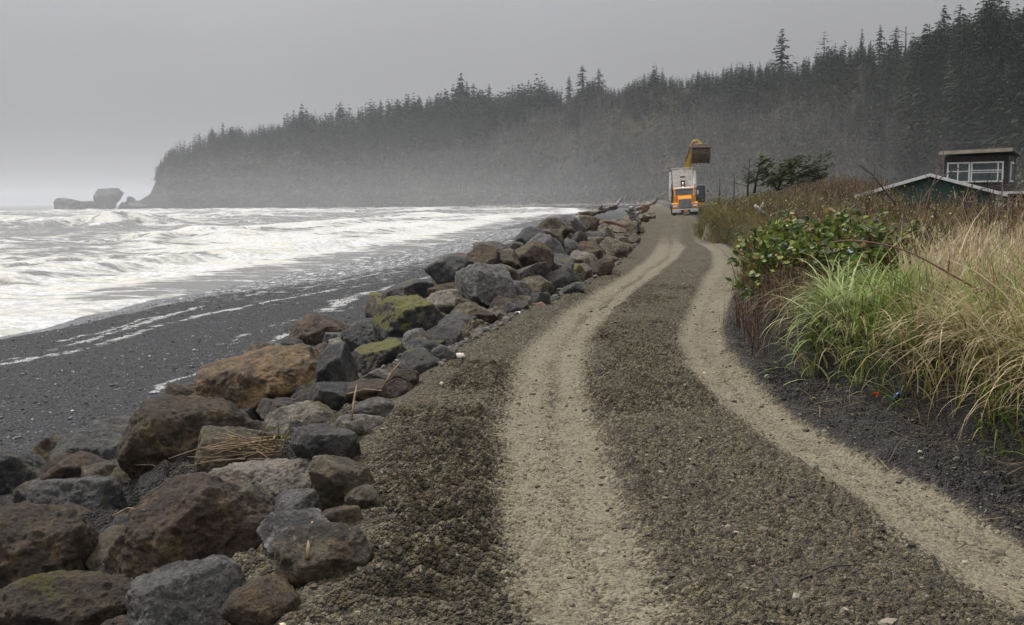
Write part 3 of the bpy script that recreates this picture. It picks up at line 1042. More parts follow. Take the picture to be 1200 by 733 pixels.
def merged_forest(name, items, protos, label, mat, cat='trees'):
    Vs, Fsx, Cs, o = [], [], [], 0
    for (p, h, kind, tint) in items:
        V, Fq, c = protos[kind % len(protos)]
        a = rng.uniform(0, 6.28)
        ca, sa = math.cos(a), math.sin(a)
        W = np.stack([V[:, 0] * ca - V[:, 1] * sa, V[:, 0] * sa + V[:, 1] * ca, V[:, 2]], 1) * h + np.array(p)
        Vs.append(W)
        Fsx.append(Fq + o)
        Cs.append(c * tint)
        o += len(V)
    me = mesh(name, np.concatenate(Vs), np.concatenate(Fsx), cols=np.concatenate(Cs), smooth=False)
    return tag(obj(name, me, mat), label, cat, None, 'stuff')


merged_forest('conifer_forest', [(c[5], c[3], c[4], rng.uniform(0.7, 1.5) * np.array([1.0, rng.uniform(0.9, 1.1), 0.95])) for c in rest], LOW,
              'dark conifer forest covering the hazy ridge and the headland', M_NEEDLE)


# bare alders on the middle slope: grey stems with a haze of twigs
def alder_proto(seed):
    r = np.random.default_rng(seed)
    C, A, U, a, b, K = [], [], [], [], [], []

    def seg(p0, p1, w, k):
        d = p1 - p0
        s = unit(np.cross(d, r.normal(0, 1, 3)))
        C.append((p0 + p1) / 2)
        A.append(unit(d))
        U.append(s)
        a.append(np.linalg.norm(d) / 2)
        b.append(w)
        K.append(k)
    seg(np.zeros(3), np.array([0.02, 0, 0.6]), 0.016, 0.9)
    seg(np.zeros(3), np.array([-0.03, 0.02, 0.62]), 0.012, 1.0)
    for _ in range(14):
        h = r.uniform(0.3, 0.75)
        d = unit(np.array([r.normal(0, 1), r.normal(0, 1), r.uniform(0.8, 2.2)]))
        p0 = np.array([0, 0, h])
        p1 = p0 + d * r.uniform(0.15, 0.36)
        seg(p0, p1, 0.006, r.uniform(0.4, 0.9))
        for _ in range(4):
            u = r.uniform(0.3, 1)
            q = p0 + (p1 - p0) * u
            seg(q, q + unit(d + r.normal(0, 0.6, 3)) * r.uniform(0.05, 0.14), 0.012, r.uniform(0, 0.5))
    V, Fq = quads_from(np.array(C), np.array(A), np.array(U), np.array(a), np.array(b))
    K = np.repeat(np.array(K), 4)[:, None]
    return V, Fq, np.array([0.035, 0.031, 0.024]) * (1 - K) + np.array([0.15, 0.142, 0.125]) * K


AL = [alder_proto(400 + k) for k in range(4)]
items = []
for _ in range(2600):
    px, t = rng.uniform(420, 1120), rng.uniform(0.02, 0.8)
    lo = np.interp(px, [420, 560, 620, 700, 900, 1000, 1120], [0.30, 0.34, 0.62, 0.66, 0.52, 0.40, 0.22])
    if t > lo + rng.normal(0, 0.07) or t < 0.04:
        continue
    x, y, z = hill_pt(px, t)
    items.append(((x, y, z - 0.4), rng.uniform(7, 12), int(rng.integers(4)), rng.uniform(0.6, 1.15)))
merged_forest('alder_thicket', items, AL, 'bare grey-brown alders massed on the middle of the hazy slope', M_TWIG)


# low brush of the slope foot: tufts of yellow green and brown
def brush_proto(seed, c0, c1):
    r = np.random.default_rng(seed)
    n = 46
    d = unit(np.stack([r.normal(0, 1, n), r.normal(0, 1, n), r.uniform(0, 1.2, n)], 1))
    C = d * r.uniform(0.3, 1, n)[:, None] * np.array([0.8, 0.8, 0.75])
    A = unit(r.normal(0, 1, (n, 3)) + np.array([0, 0, 0.4]))
    U = unit(np.cross(A, r.normal(0, 1, (n, 3))))
    a = r.uniform(0.12, 0.28, n)
    V, Fq = quads_from(C, A, U, a, a * r.uniform(0.4, 0.8, n))
    K = np.repeat(r.random(n), 4)[:, None]
    return V, Fq, np.array(c0) * (1 - K) + np.array(c1) * K


BR = [brush_proto(500, (0.022, 0.024, 0.010), (0.075, 0.078, 0.025)), brush_proto(501, (0.022, 0.019, 0.013), (0.075, 0.06, 0.04)),
      brush_proto(502, (0.015, 0.019, 0.010), (0.045, 0.05, 0.02)), brush_proto(503, (0.04, 0.04, 0.012), (0.11, 0.105, 0.03))]
items = []
for _ in range(9500):
    px, t = rng.uniform(200, 1330), rng.uniform(0.01, 0.95) ** 1.3
    lim = np.interp(px, [200, 480, 620, 700, 1000, 1330], [0.5, 0.45, 0.9, 0.9, 0.6, 0.4])
    if t > lim:
        continue
    x, y, z = hill_pt(px, t)
    items.append(((x, y, z - 0.2), rng.uniform(1.2, 3.0) * (1.5 if px < 640 else 1.0), int(rng.choice(4, p=[.3, .3, .25, .15])), rng.uniform(0.6, 1.2)))
merged_forest('hillside_brush', items, BR, 'low yellow-green and brown brush over the foot of the hill', M_LEAF, 'brush')

# drift line of pale logs along the far beach under the hill
V_, F_, C_, o_ = [], [], [], 0
for _ in range(420):
    px = rng.uniform(560, 775)
    db = np.interp(px, HPX, HDB) - rng.uniform(2, 22)
    p = np.array([(px - 600) / FPX * db, db, float(np.interp(px, HPX, HZF)) + rng.uniform(0.1, 0.8)])
    p[2] = max(p[2], float(Hbase(p[0], p[1]))) + 0.15
    d = unit(np.array([rng.normal(0, 1), rng.normal(0, 0.5), rng.normal(0, 0.12)]))
    l, rr_ = rng.uniform(1.0, 4.0), rng.uniform(0.15, 0.4)
    s = unit(np.cross(d, [0, 0, 1]))
    u = np.cross(s, d)
    ring = [s * rr_, u * rr_, -s * rr_, -u * rr_]
    V_.append(np.array([p - d * l + q for q in ring] + [p + d * l + q * 0.7 for q in ring]))
    F_.append(np.array([[0, 1, 5, 4], [1, 2, 6, 5], [2, 3, 7, 6], [3, 0, 4, 7], [3, 2, 1, 0], [4, 5, 6, 7]]) + o_)
    C_.append(np.tile(np.array([0.24, 0.21, 0.17]) * rng.uniform(0.4, 1.2), (8, 1)))
    o_ += 8
tag(obj('driftwood_line', mesh('driftwood_line', np.concatenate(V_), np.concatenate(F_), cols=np.concatenate(C_), smooth=False), M_TWIG), 'pale drift logs heaped along the far beach under the hill', 'driftwood', None, 'stuff')


# ------------------------------------------------------------------ rocks of the sea wall
_ico = {}


def ico(n):
    if n not in _ico:
        b = bmesh.new()
        bmesh.ops.create_icosphere(b, subdivisions=n, radius=1)
        b.verts.ensure_lookup_table()
        V = np.array([v.co[:] for v in b.verts])
        Fq = np.array([[v.index for v in f.verts] for f in b.faces])
        b.free()
        _ico[n] = (V, Fq)
    return _ico[n]


def rock_mesh(seed, w, d, h, sub=4, ang=0.6, rough=1.0, nplane=11):
    """a broken block: planes cut into a ball, then chipped and roughened"""
    r = np.random.default_rng(seed)
    V, Fq = ico(sub)
    nrm = unit(r.normal(0, 1, (nplane + 26, 3)))
    off = np.concatenate([r.uniform(1 - 0.60 * ang, 0.94, nplane), r.uniform(0.84, 1.10, 26)])
    q = np.maximum(V @ nrm.T, 0) / off
    p = 16 + 44 * ang
    rad = np.minimum(((q ** p).sum(1) + 0.82 ** p) ** (-1 / p), 1.3)
    P = V * rad[:, None]
    P = P / np.maximum(np.abs(P).max(0), 0.5)
    size = np.array([w, d, h]) / 2
    P = P * size
    L = (w * d * h) ** (1 / 3)
    s = seed % 997
    n1 = fb3(P / L * 2.3 + s, s, 3)
    n2 = np.abs(fb3(P / L * 5.5 + s * 1.3, s + 9, 4, 0.6))
    n3 = fb3(P / L * 16 + s, s + 5, 3, 0.6)
    n4 = np.abs(fb3(P / L * 11 + s * 0.7, s + 21, 3, 0.6))
    disp = L * rough * (0.030 * n1 + 0.016 * n2 + 0.013 * n4 + 0.012 * n3)
    return P + V * disp[:, None], Fq


def ground_hit(px, py):
    """where a view line meets the land"""
    d = ray(px, py)
    ys = np.concatenate([np.arange(2.5, 30, 0.05), np.arange(30, 140, 0.25)])
    k = ys / d.y
    X, Z = d.x * k, EYE.z + d.z * k
    hit = np.where(Z < Hbase(X, ys))[0]
    i = hit[0] if len(hit) else len(ys) - 1
    return X[i], ys[i], Z[i]


ROCKS = []      # (x, y, radius) for keeping small stones clear


def rock_px(x0, y0, x1, y1, kind, label, moss=0.0, ang=0.6, rot=None, deep=1.0, sink=0.0, name='boulder', group=None, seed=None):
    cx, cy = (x0 + x1) / 2, (y0 + y1) / 2
    X, Y, Z = ground_hit(cx, y1 - 0.18 * (y1 - y0))
    w = (x1 - x0) / FPX * Y
    Y = Y + 0.22 * w * deep
    w = (x1 - x0) / FPX * Y * 1.20
    h = (y1 - y0) / FPX * Y * 1.24
    d = deep * 0.5 * (w + min(h, w) * 1.0)
    p = at(cx, cy, Y)
    sd = seed or int(abs(cx * 31 + cy * 17)) + 3
    sub = 7 if (x1 - x0) > 120 else (6 if (x1 - x0) > 60 else 5)
    V, Fq = rock_mesh(sd, w, d, h, sub, ang)
    if rot:
        V = V @ np.array(Matrix.Rotation(math.radians(rot), 3, 'Y')).T
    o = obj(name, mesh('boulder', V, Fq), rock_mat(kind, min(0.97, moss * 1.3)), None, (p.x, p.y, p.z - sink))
    tag(o, label, 'rock', group)
    ROCKS.append((p.x, p.y, max(w, d) / 2))
    return o


R = [  # x0 y0 x1 y1 kind label moss angularity
    (-40, 604, 128, 735, 'brown', 'large rounded dark brown boulder at the left edge, crusted with soil', 0, 0.35),
    (8, 680, 180, 775, 'brown', 'flat brown boulder with a moss patch cut by the bottom edge of the photo', 0.45, 0.6),
    (150, 667, 285, 775, 'grey', 'pale grey crystalline boulder at the bottom edge below the red-brown block', 0, 0.8),
    (128, 568, 312, 690, 'umber', 'big red-brown block with a sloping face and grey upper rim', 0, 0.75),
    (-24, 531, 57, 610, 'black', 'near-black mossy boulder at the left edge beside the shingle', 0.35, 0.5),
    (46, 556, 146, 630, 'slate', 'dark slate boulder between the black mossy one and the red-brown block', 0, 0.5),
    (68, 496, 160, 572, 'slate', 'dark grey knobbly boulder touching the shingle behind the slate one', 0, 0.6),
    (150, 474, 296, 572, 'brown', 'large dome-shaped dark brown boulder left of the brushwood heap', 0, 0.3),
    (246, 401, 398, 500, 'orange', 'huge orange-brown angular boulder, the most colourful of the rock wall', 0, 0.75),
    (365, 408, 418, 492, 'black', 'black end block against the right side of the orange boulder', 0.25, 0.7),
    (316, 475, 400, 522, 'pale', 'pale tan boulder with a mossy hollow in front of the orange one', 0.35, 0.5),
    (392, 489, 447, 513, 'pale', 'flat pale slab running from the tan mossy boulder into the gravel', 0, 0.5),
    (348, 507, 426, 562, 'slate', 'blue-grey blocky boulder right of the brushwood heap', 0, 0.8),
    (233, 500, 330, 580, 'tan', 'tan-brown boulder lying under the brushwood heap', 0.2, 0.6),
    (250, 543, 384, 596, 'pale', 'long pale tan boulder just below the brushwood heap', 0, 0.6),
    (262, 572, 332, 640, 'tan', 'tan rock pressed against the right shoulder of the red-brown block', 0, 0.6),
    (374, 539, 437, 600, 'tan', 'upright brownish grey rock at the gravel edge beside the blue-grey block', 0, 0.7),
    (314, 573, 393, 617, 'grey', 'grey wedge rock lying between the long pale boulder and the angular grey one', 0, 0.7),
    (294, 598, 380, 670, 'grey', 'angular light grey rock with a splinter of wood at its right side', 0, 0.8),
    (328, 618, 430, 688, 'tan', 'rounded rock half covered in gravel at the road edge near the bottom', 0, 0.35),
    (283, 658, 332, 690, 'tan', 'small tan stone wedged below the angular light grey rock', 0, 0.6),
    (272, 680, 352, 745, 'brown', 'dark brown grey rock at the bottom edge beside the pale crystalline boulder', 0, 0.6),
    (376, 594, 424, 624, 'brown', 'small dirt-dusted rock half sunk in gravel above the rounded one', 0, 0.5),
    (405, 572, 446, 600, 'tan', 'low gravel-dusted stone at the road edge below the upright brownish rock', 0, 0.4),
    (416, 468, 459, 498, 'grey', 'small round grey stone alone at the gravel edge', 0, 0.35),
    (428, 434, 464, 458, 'pale', 'small pale stone below the green-mossed dark rock', 0, 0.6),
    (413, 400, 477, 453, 'black', 'dark rock with a green moss patch on its left face above the small pale stone', 0.6, 0.6),
    (384, 397, 419, 427, 'pale', 'small pale block perched on the right end of the orange boulder', 0, 0.7),
    (342, 373, 404, 410, 'umber', 'dark brown pointed boulder rising behind the orange one against the shingle', 0, 0.7),
    (398, 376, 474, 422, 'black', 'long black boulder right of the dark pointed one', 0, 0.7),
    (280, 404, 342, 438, 'tan', 'brown rock at the back left of the orange boulder', 0, 0.7),
    (260, 417, 310, 448, 'black', 'small dark pointed rock at the left end of the orange boulder', 0, 0.8),
    (316, 398, 358, 418, 'slate', 'small slate rock behind the orange boulder next to the pointed one', 0, 0.6),
    (198, 455, 252, 482, 'black', 'low dark mossy rock at the top of the dome-shaped brown boulder', 0.45, 0.6),
    (223, 438, 256, 462, 'slate', 'slate grey stone at the shingle edge left of the orange boulder', 0, 0.7),
    (429, 343, 477, 381, 'tan', 'round mossy boulder at the shingle edge, left of a mossy pair', 0.6, 0.4),
    (458, 330, 508, 362, 'tan', 'round mossy boulder at the back, right of a mossy pair', 0.5, 0.45),
    (443, 352, 524, 415, 'black', 'black boulder with a bright yellow-green moss cap', 0.95, 0.6),
    (470, 387, 508, 420, 'grey', 'egg-shaped grey stone in front of the bright moss boulder', 0, 0.25),
    (468, 412, 512, 444, 'slate', 'dark grey stone with a yellow moss rim below the egg-shaped one', 0.5, 0.6),
    (505, 406, 534, 429, 'slate', 'small bluish stone beside the ribbed shell lump at the road edge', 0, 0.7),
    (500, 342, 545, 378, 'pale', 'grey tan boulder right behind the bright moss cap', 0, 0.6),
    (523, 355, 573, 394, 'tan', 'square brown-tan boulder at the road edge right of the bright moss boulder', 0.25, 0.7),
    (509, 311, 557, 348, 'tan', 'tan boulder with faint moss behind the big veined grey one', 0.4, 0.5),
    (538, 316, 601, 374, 'grey', 'big dark grey boulder with tan veins beside the rusty scraps', 0, 0.75),
    (524, 299, 563, 319, 'rust', 'rust-red rock standing out on the seaward crest of the wall', 0, 0.7),
    (556, 300, 599, 320, 'slate', 'dark grey rock beside the rust-red one on the seaward crest', 0, 0.7),
    (588, 286, 630, 318, 'umber', 'dark brownish rock left of the leaning oval boulder', 0, 0.7),
    (614, 280, 656, 320, 'grey', 'smooth oval boulder leaning on the crest of the wall', 0, 0.12),
    (631, 267, 690, 297, 'umber', 'brown rock highest on the crest, behind the leaning oval boulder', 0, 0.6),
    (652, 284, 677, 304, 'slate', 'small dark rock right of the leaning oval boulder', 0, 0.7),
    (640, 302, 669, 326, 'tan', 'tan boulder with a mossy side below the small dark rock', 0.4, 0.4),
    (666, 297, 700, 331, 'pale', 'tilted pale tan slab on the road side of the wall', 0, 0.7),
    (653, 313, 685, 339, 'tan', 'rock with a yellow moss peak in front of the tilted pale slab', 0.75, 0.8),
    (583, 316, 642, 340, 'slate', 'long dark rock in the middle of the wall below the leaning oval', 0, 0.7),
    (590, 329, 621, 363, 'grey', 'smooth grey rock at the right flank of the big veined boulder', 0, 0.4),
    (609, 327, 649, 354, 'tan', 'tan lichened rock right of the smooth grey flank rock', 0.3, 0.6),
    (620, 344, 643, 364, 'slate', 'small slate stone at the gravel below the lichened tan rock', 0, 0.7),
    (658, 332, 686, 349, 'slate', 'dark low stone at the gravel below the yellow moss peak', 0, 0.7),
    (682, 273, 712, 288, 'black', 'flat black slab lying on the crest of the wall', 0, 0.8),
    (668, 257, 716, 278, 'umber', 'brown rock at the back of the crest below the driftwood root', 0, 0.6),
    (696, 281, 735, 313, 'tan', 'large tan-dark rock on the road side near the end of the high wall', 0, 0.7),
    (713, 264, 738, 285, 'tan', 'mossy rock at the far end of the high wall', 0.5, 0.6),
    (694, 305, 718, 328, 'brown', 'dark rock low on the road side beside the tilted pale slab', 0, 0.7),
    (672, 275, 690, 298, 'black', 'upright dark rock between the brown crest rock and the flat black slab', 0, 0.8),
]
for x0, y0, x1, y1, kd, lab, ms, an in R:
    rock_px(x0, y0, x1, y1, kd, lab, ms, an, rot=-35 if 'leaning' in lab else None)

# the rest of the wall: fill in where no boulder has been set
ZONES = [(3.6, 9.5, (0.25, 0.58), 'smaller rock wedged between the big foreground boulders', 'rocks wedged in the near part of the wall', 80),
         (9.5, 20, (0.38, 0.85), 'middling rock packed among the boulders around the bright moss one', 'rocks packed in the middle of the wall', 150),
         (20, 46, (0.6, 1.25), 'grey-brown rock packed into the high far part of the wall', 'rocks packed in the high part of the wall', 160),
         (46, 100, (0.7, 1.7), 'dark rock in the far low wall between the driftwood and the truck', 'rocks of the far wall beside the truck', 84)]
KINDS = ['brown', 'black', 'slate', 'tan', 'brown', 'umber']
PROTO = {}
FILL = []
for zi, (z0, z1, (s0, s1), lab, grp, n) in enumerate(ZONES):
    for i in range(n):
        ok = False
        for _try in range(30):
            y = z0 * (z1 / z0) ** rng.random()
            s = rng.uniform(0.15, 5.6 if y < 46 else 4.2)
            x = float(ext(T_LE, np.array([y]))[0]) - s
            size = rng.uniform(s0, s1) * (0.75 if s < 0.6 else 1.0)
            ok = all((x - a) ** 2 + (y - b) ** 2 > (0.48 * (rr + size / 2)) ** 2 for a, b, rr in ROCKS)
            if ok:
                break
        if not ok:
            continue
        kd = (['brown', 'slate', 'black', 'tan', 'umber', 'black'] if zi < 2 else KINDS)[int(rng.integers(6))]
        key = (kd, int(rng.integers(4)), z0 > 9)
        if key not in PROTO:
            V, Fq = rock_mesh(900 + len(PROTO) * 7, 1, rng.uniform(0.8, 1.1), rng.uniform(0.6, 0.85), 5, rng.uniform(0.65, 1.0))
            pm = mesh('boulder', V, Fq)
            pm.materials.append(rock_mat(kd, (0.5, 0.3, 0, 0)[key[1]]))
            PROTO[key] = pm
        lift = (0.10, 0.15, 0.22, 0.32)[zi]
        if zi == 2 and s > 1.2 and s < 4.5 and rng.random() < 0.5:
            lift += 0.35
        FILL.append((size / y, x, y, size, lift, key, lab, grp))
        ROCKS.append((x, y, size / 2))
FILL.sort(key=lambda f: -f[0])
room = 296 - len(R)
extraV, extraF, eo = [], [], 0
for q, (_, x, y, size, lift, key, lab, grp) in enumerate(FILL):
    loc = Vector((x, y, float(Hbase(x, y)) + size * lift))
    if y > 46:
        loc.z = max(loc.z, float(zroad(y)) - 0.35 - 0.12 * (float(ext(T_LE, np.array([y]))[0]) - x))
    rot = Euler((rng.uniform(-0.4, 0.4), rng.uniform(-0.4, 0.4), rng.uniform(0, 6.28)))
    if q < room:
        o = obj('boulder', PROTO[key], None, None, loc)
        o.scale = (size, size, size)
        o.rotation_euler = rot
        tag(o, lab, 'rock', grp)
    else:
        V = np.empty(len(PROTO[key].vertices) * 3, dtype=np.float32)
        PROTO[key].vertices.foreach_get('co', V)
        V = V.reshape(-1, 3) @ np.array(rot.to_matrix()).T * size + np.array(loc)
        f = np.empty(len(PROTO[key].polygons) * 3, dtype=np.int32)
        PROTO[key].polygons.foreach_get('vertices', f)
        extraV.append(V)
        extraF.append(f.reshape(-1, 3) + eo)
        eo += len(V)
if extraV:
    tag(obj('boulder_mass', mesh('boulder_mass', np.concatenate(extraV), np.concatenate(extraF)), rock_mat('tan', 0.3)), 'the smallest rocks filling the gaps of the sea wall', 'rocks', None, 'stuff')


# loose stones: gravel on the way, rubble along the foot of the wall, pebbles on the beach
def stones(name, P, S, base, var, mat, label, cat):
    V, Fq = ico(1)
    n = len(P)
    J = []
    for k in range(8):
        J.append(rock_mesh(50 + k, 2, 1.7, 1.2, 1, 0.9, 1.0)[0])
    J = np.array(J)
    k = rng.integers(0, 8, n)
    a = rng.uniform(0, 6.28, n)
    W = J[k]
    X = W[:, :, 0] * np.cos(a)[:, None] - W[:, :, 1] * np.sin(a)[:, None]
    Y = W[:, :, 0] * np.sin(a)[:, None] + W[:, :, 1] * np.cos(a)[:, None]
    W = np.stack([X, Y, W[:, :, 2]], 2) * S[:, None, None] + P[:, None, :]
    FF = (Fq[None] + (np.arange(n) * len(V))[:, None, None]).reshape(-1, 3)
    c = np.array(base)[None] * np.exp(rng.normal(0, var, n))[:, None] * rng.uniform(0.93, 1.07, (n, 3))
    me = mesh(name, W.reshape(-1, 3), FF, cols=np.repeat(c, len(V), 0), smooth=False)
    return tag(obj(name, me, mat), label, cat, None, 'stuff')


M_STONE = leaf_mat('loose_stone', 0.8, 0.0, 0.3)


def scatter(n, y0, y1, fx, powr=1.0):
    y = y0 * (y1 / y0) ** (rng.random(n) ** powr)
    return fx(y, n), y


def road_x(y, n):
    return rng.uniform(0, 1, n) * (ext(T_RT, y) - ext(T_LE, y) + 0.5) + ext(T_LE, y) - 0.3


x, y = scatter(19000, 3.4, 22, road_x)
z, tr_, so_, bc_, vg_ = Hgnd(x, y)
keep = rng.random(len(x)) > 0.80 * tr_
x, y, z = x[keep], y[keep], z[keep]
S = np.exp(rng.normal(-5.0, 0.42, len(x)))
stones('gravel_stones', np.stack([x, y, z + S * 0.15], 1), np.minimum(S, 0.03), (0.085, 0.074, 0.052), 0.4, M_STONE, 'loose gravel stones scattered over the dirt road', 'gravel')
x, y = scatter(1100, 3.4, 24, road_x)
z = Hgnd(x, y)[0]
S = np.exp(rng.normal(-4.1, 0.4, len(x)))
stones('coarse_stones', np.stack([x, y, z + S * 0.1], 1), np.minimum(S, 0.05), (0.10, 0.088, 0.064), 0.6, M_STONE, 'coarser single stones lying in the gravel of the road', 'stones')
x, y = scatter(3600, 11, 60, lambda y, n: ext(T_LE, y) - np.abs(rng.normal(0.15, 0.35, n)) + 0.12)
z = Hgnd(x, y)[0]
S = np.exp(rng.normal(-3.5, 0.5, len(x)))
stones('rubble_stones', np.stack([x, y, z + S * 0.2], 1), np.minimum(S, 0.12), (0.075, 0.068, 0.055), 0.45, M_STONE, 'broken rubble along the road side foot of the rock wall', 'rubble')
x, y = scatter(24000, 8, 60, lambda y, n: ext(T_LE, y) - 4.6 - rng.random(n) * np.maximum(ext(T_LE, y) - 4.6 - shore_x(y), 1))
z = Hgnd(x, y)[0]
S = np.exp(rng.normal(-3.95, 0.45, len(x)))
stones('beach_pebbles', np.stack([x, y, z + S * 0.1], 1), np.minimum(S, 0.08), (0.065, 0.066, 0.069), 0.8, M_STONE, 'grey pebbles strewn over the dark shingle beach', 'pebbles')

# sea stacks off the point
M_STACK = simple_mat('stack_rock', (0.010, 0.010, 0.010), (0.030, 0.029, 0.028), 0.8, 0.15, 0.6, 0.8)
for x0, y0, x1, y1, lab, an, sd in [(103, 219, 145, 249, 'square-topped sea stack, the largest off the headland', 0.95, 5), (62, 231, 110, 249, 'low long sea stack to the left of the square-topped one', 0.9, 6),
                                    (146, 229, 161, 249, 'small pointed sea stack between the square one and the headland', 0.9, 8), (152, 234, 192, 249, 'low rock shelf at the foot of the headland tip', 0.9, 9),
                                    (88, 235, 118, 248, 'low reef rock closing the gap left of the square-topped sea stack', 0.9, 12), (136, 236, 156, 248, 'small reef rock right of the square-topped sea stack', 0.9, 14)]:
    Y = 905.0
    w, h = (x1 - x0) / FPX * Y, (y1 - y0) / FPX * Y
    V, Fq = rock_mesh(sd, w, w * 0.8, h, 5, an, 1.7)
    V[:, 2] = np.minimum(V[:, 2], h * 0.42 + 0.5 * fb2(V[:, 0] * 0.2, V[:, 1] * 0.2, 3, 3))
    zz = np.clip(-2 * V[:, 2] / h, -0.5, 0.93)
    V[:, :2] *= np.where(zz > 0, 1 / np.sqrt(1 - zz ** 2), 1.0)[:, None].clip(1, 1.35)
    p = at((x0 + x1) / 2, (y0 + y1) / 2, Y)
    tag(obj('sea_stack', mesh('sea_stack', V, Fq), M_STACK, None, p), lab, 'sea stack')

# ------------------------------------------------------------------ driftwood, brushwood and small litter on the wall


def limb_pts(p, d, l, bend, r0, r1, n=6, seed=0):
    rr = random.Random(seed)
    d = Vector(d).normalized()
    P, Rr = [], []
    q = Vector(p)
    for i in range(n + 1):
        P.append(tuple(q))
        Rr.append(r0 + (r1 - r0) * i / n)
        d = (d + Vector((rr.uniform(-1, 1), rr.uniform(-1, 1), rr.uniform(-1, 1))) * bend).normalized()
        q = q + d * (l / n)
    return P, Rr


def drift(name, px, py, Y, parts, mat, label, cat='driftwood'):
    """parts: (dx,dy,dz, dir, length, bend, r0, r1)"""
    p = at(px, py, Y)
    m = MB()
    for i, (o, d, l, b, r0, r1) in enumerate(parts):
        P, Rr = limb_pts(o, d, l, b * 1.6, r0, r1, 16, i + int(px))
        m.tube(P, [q * (1 + 0.25 * math.sin(3.1 * j + i)) for j, q in enumerate(Rr)], 14)
    o = m.build(name, mat, None, True, p)
    o.data.transform(Matrix.Scale(0.62, 4))
    # weather the wood
    me = o.data
    V = np.array([v.co[:] for v in me.vertices])
    sc = max(0.03, 0.30 * max(r[4] for r in parts))
    V = V + sc * np.stack([fb3(V * 6, 1, 3), fb3(V * 6, 2, 3), fb3(V * 6, 3, 3)], 1)
    me.vertices.foreach_set('co', V.astype(np.float32).ravel())
    return tag(o, label, cat)


drift('driftwood_root', 677, 264, 40, [((0.1, 0, -0.3), (-0.1, 0, 1), 0.9, 0.1, 0.24, 0.16), ((0, 0, 0.1), (-0.75, 0, 0.9), 0.75, 0.12, 0.14, 0.04), ((0.1, 0, 0.2), (0.5, 0.1, 0.6), 0.45, 0.12, 0.13, 0.05),
      ((0.2, 0, -0.1), (1, 0, 0.15), 0.7, 0.1, 0.14, 0.06), ((0, 0, 0.2), (-0.2, 0, 1), 0.5, 0.15, 0.12, 0.05)], M_BLEACH, 'bleached driftwood root with upturned prongs on the crest of the wall')
drift('driftwood_log', 722, 262, 44, [((-0.9, 0, 0.15), (1, 0.1, -0.12), 1.7, 0.04, 0.12, 0.10)], M_REDWOOD, 'orange-red driftwood log lying on the crest of the wall')
drift('driftwood_log', 708, 248, 60, [((-1.4, 0, -0.3), (1, 0.2, 0.35), 3.0, 0.04, 0.28, 0.2), ((-0.4, 0, 0.1), (0.3, 0, 1), 0.6, 0.1, 0.14, 0.05)], M_DRIFT, 'thick brown driftwood log behind the orange-red one')
drift('driftwood_stump', 741, 250, 62, [((0.2, 0, -0.7), (-0.15, 0, 1), 1.5, 0.08, 0.42, 0.2), ((0.2, 0, -0.5), (0.55, 0, 0.9), 0.9, 0.1, 0.26, 0.06), ((0, 0, -0.4), (-0.6, 0, 0.8), 0.9, 0.1, 0.24, 0.06)], M_BLEACH, 'pale splayed driftwood stump in the far wall')
drift('driftwood_log', 752, 247, 68, [((-0.9, 0, -0.2), (1, 0.3, 0.1), 1.8, 0.05, 0.4, 0.34)], M_REDWOOD, 'reddish log end beside the pale splayed stump')
drift('driftwood_log', 768, 242, 84, [((-1.6, 0, -0.2), (1, 0, 0.45), 3.0, 0.05, 0.2, 0.1), ((-0.2, 0, 0.2), (0.9, 0, 1.3), 1.2, 0.1, 0.13, 0.05)], M_DRIFT, 'dark forked log propped on the rocks close to the truck')
drift('driftwood_log', 692, 252, 52, [((-1.1, 0, 0.1), (1, 0, -0.1), 2.0, 0.06, 0.2, 0.12)], M_DRIFT, 'grey-brown log lying right of the upturned root')
drift('driftwood_log', 731, 240, 78, [((-1.0, 0, -0.2), (0.5, 0, 0.8), 1.5, 0.05, 0.22, 0.08)], M_BLEACH, 'slim pale log slanting up behind the splayed stump')
drift('driftwood_log', 760, 252, 70, [((-0.7, 0, -0.2), (1, -0.2, 0.12), 1.5, 0.05, 0.2, 0.16)], M_DRIFT, 'short brown log at the road side below the reddish log end')

# heap of brushwood on the near rocks
bpy.context.view_layer.update()
DG = bpy.context.evaluated_depsgraph_get()


def cast(px, py):
    ok, loc, *_ = SC.ray_cast(DG, EYE, ray(px, py).normalized())
    return loc.copy() if ok else Vector(onz(px, py, 0))


M_STICK = simple_mat('dead_stick', (0.12, 0.075, 0.04), (0.30, 0.21, 0.12), 0.8, 8, 0.2, 40)
p = min((cast(px, 533) for px in (250, 270, 290, 310)), key=lambda v: v.y)
p = at(290, 533, p.y + 0.02)
root = empty('brushwood_heap', p)
tag(root, 'heap of broken brown brushwood sticks lying on the foreground boulders', 'brushwood')
m = MB()
rr = random.Random(5)
for i in range(40):
    a = rr.gauss(math.pi + 0.12, 0.28) if i < 28 else rr.uniform(0, 6.28)
    l = rr.uniform(0.25, 0.62) if i < 28 else rr.uniform(0.12, 0.35)
    o_ = Vector((rr.uniform(-0.02, 0.30), rr.uniform(-0.22, 0.10), rr.uniform(-0.01, 0.16)))
    P, Rr = limb_pts(o_, (math.cos(a), rr.uniform(-0.3, 0.3), math.sin(a) * 0.25 - 0.02), l, 0.12, rr.uniform(0.004, 0.009), 0.0025, 6, i)
    m.tube(P, Rr, 5)
for i in range(5):
    P, Rr = limb_pts((0.1 + 0.05 * i, -0.1, 0.05), (rr.uniform(-0.1, 0.5), 0, 1), rr.uniform(0.2, 0.36), 0.1, 0.008, 0.003, 6, 60 + i)
    m.tube(P, Rr, 5)
m.build('sticks', M_STICK, root, True)
V, Fq, c = [], [], []
n = 46
C = np.stack([rng.uniform(-0.2, 0.4, n), rng.uniform(-0.25, 0.05, n), rng.uniform(0.04, 0.22, n)], 1)
C[:24] = np.array([[0.30, -0.05, 0.20]]) + rng.normal(0, 0.05, (24, 3))
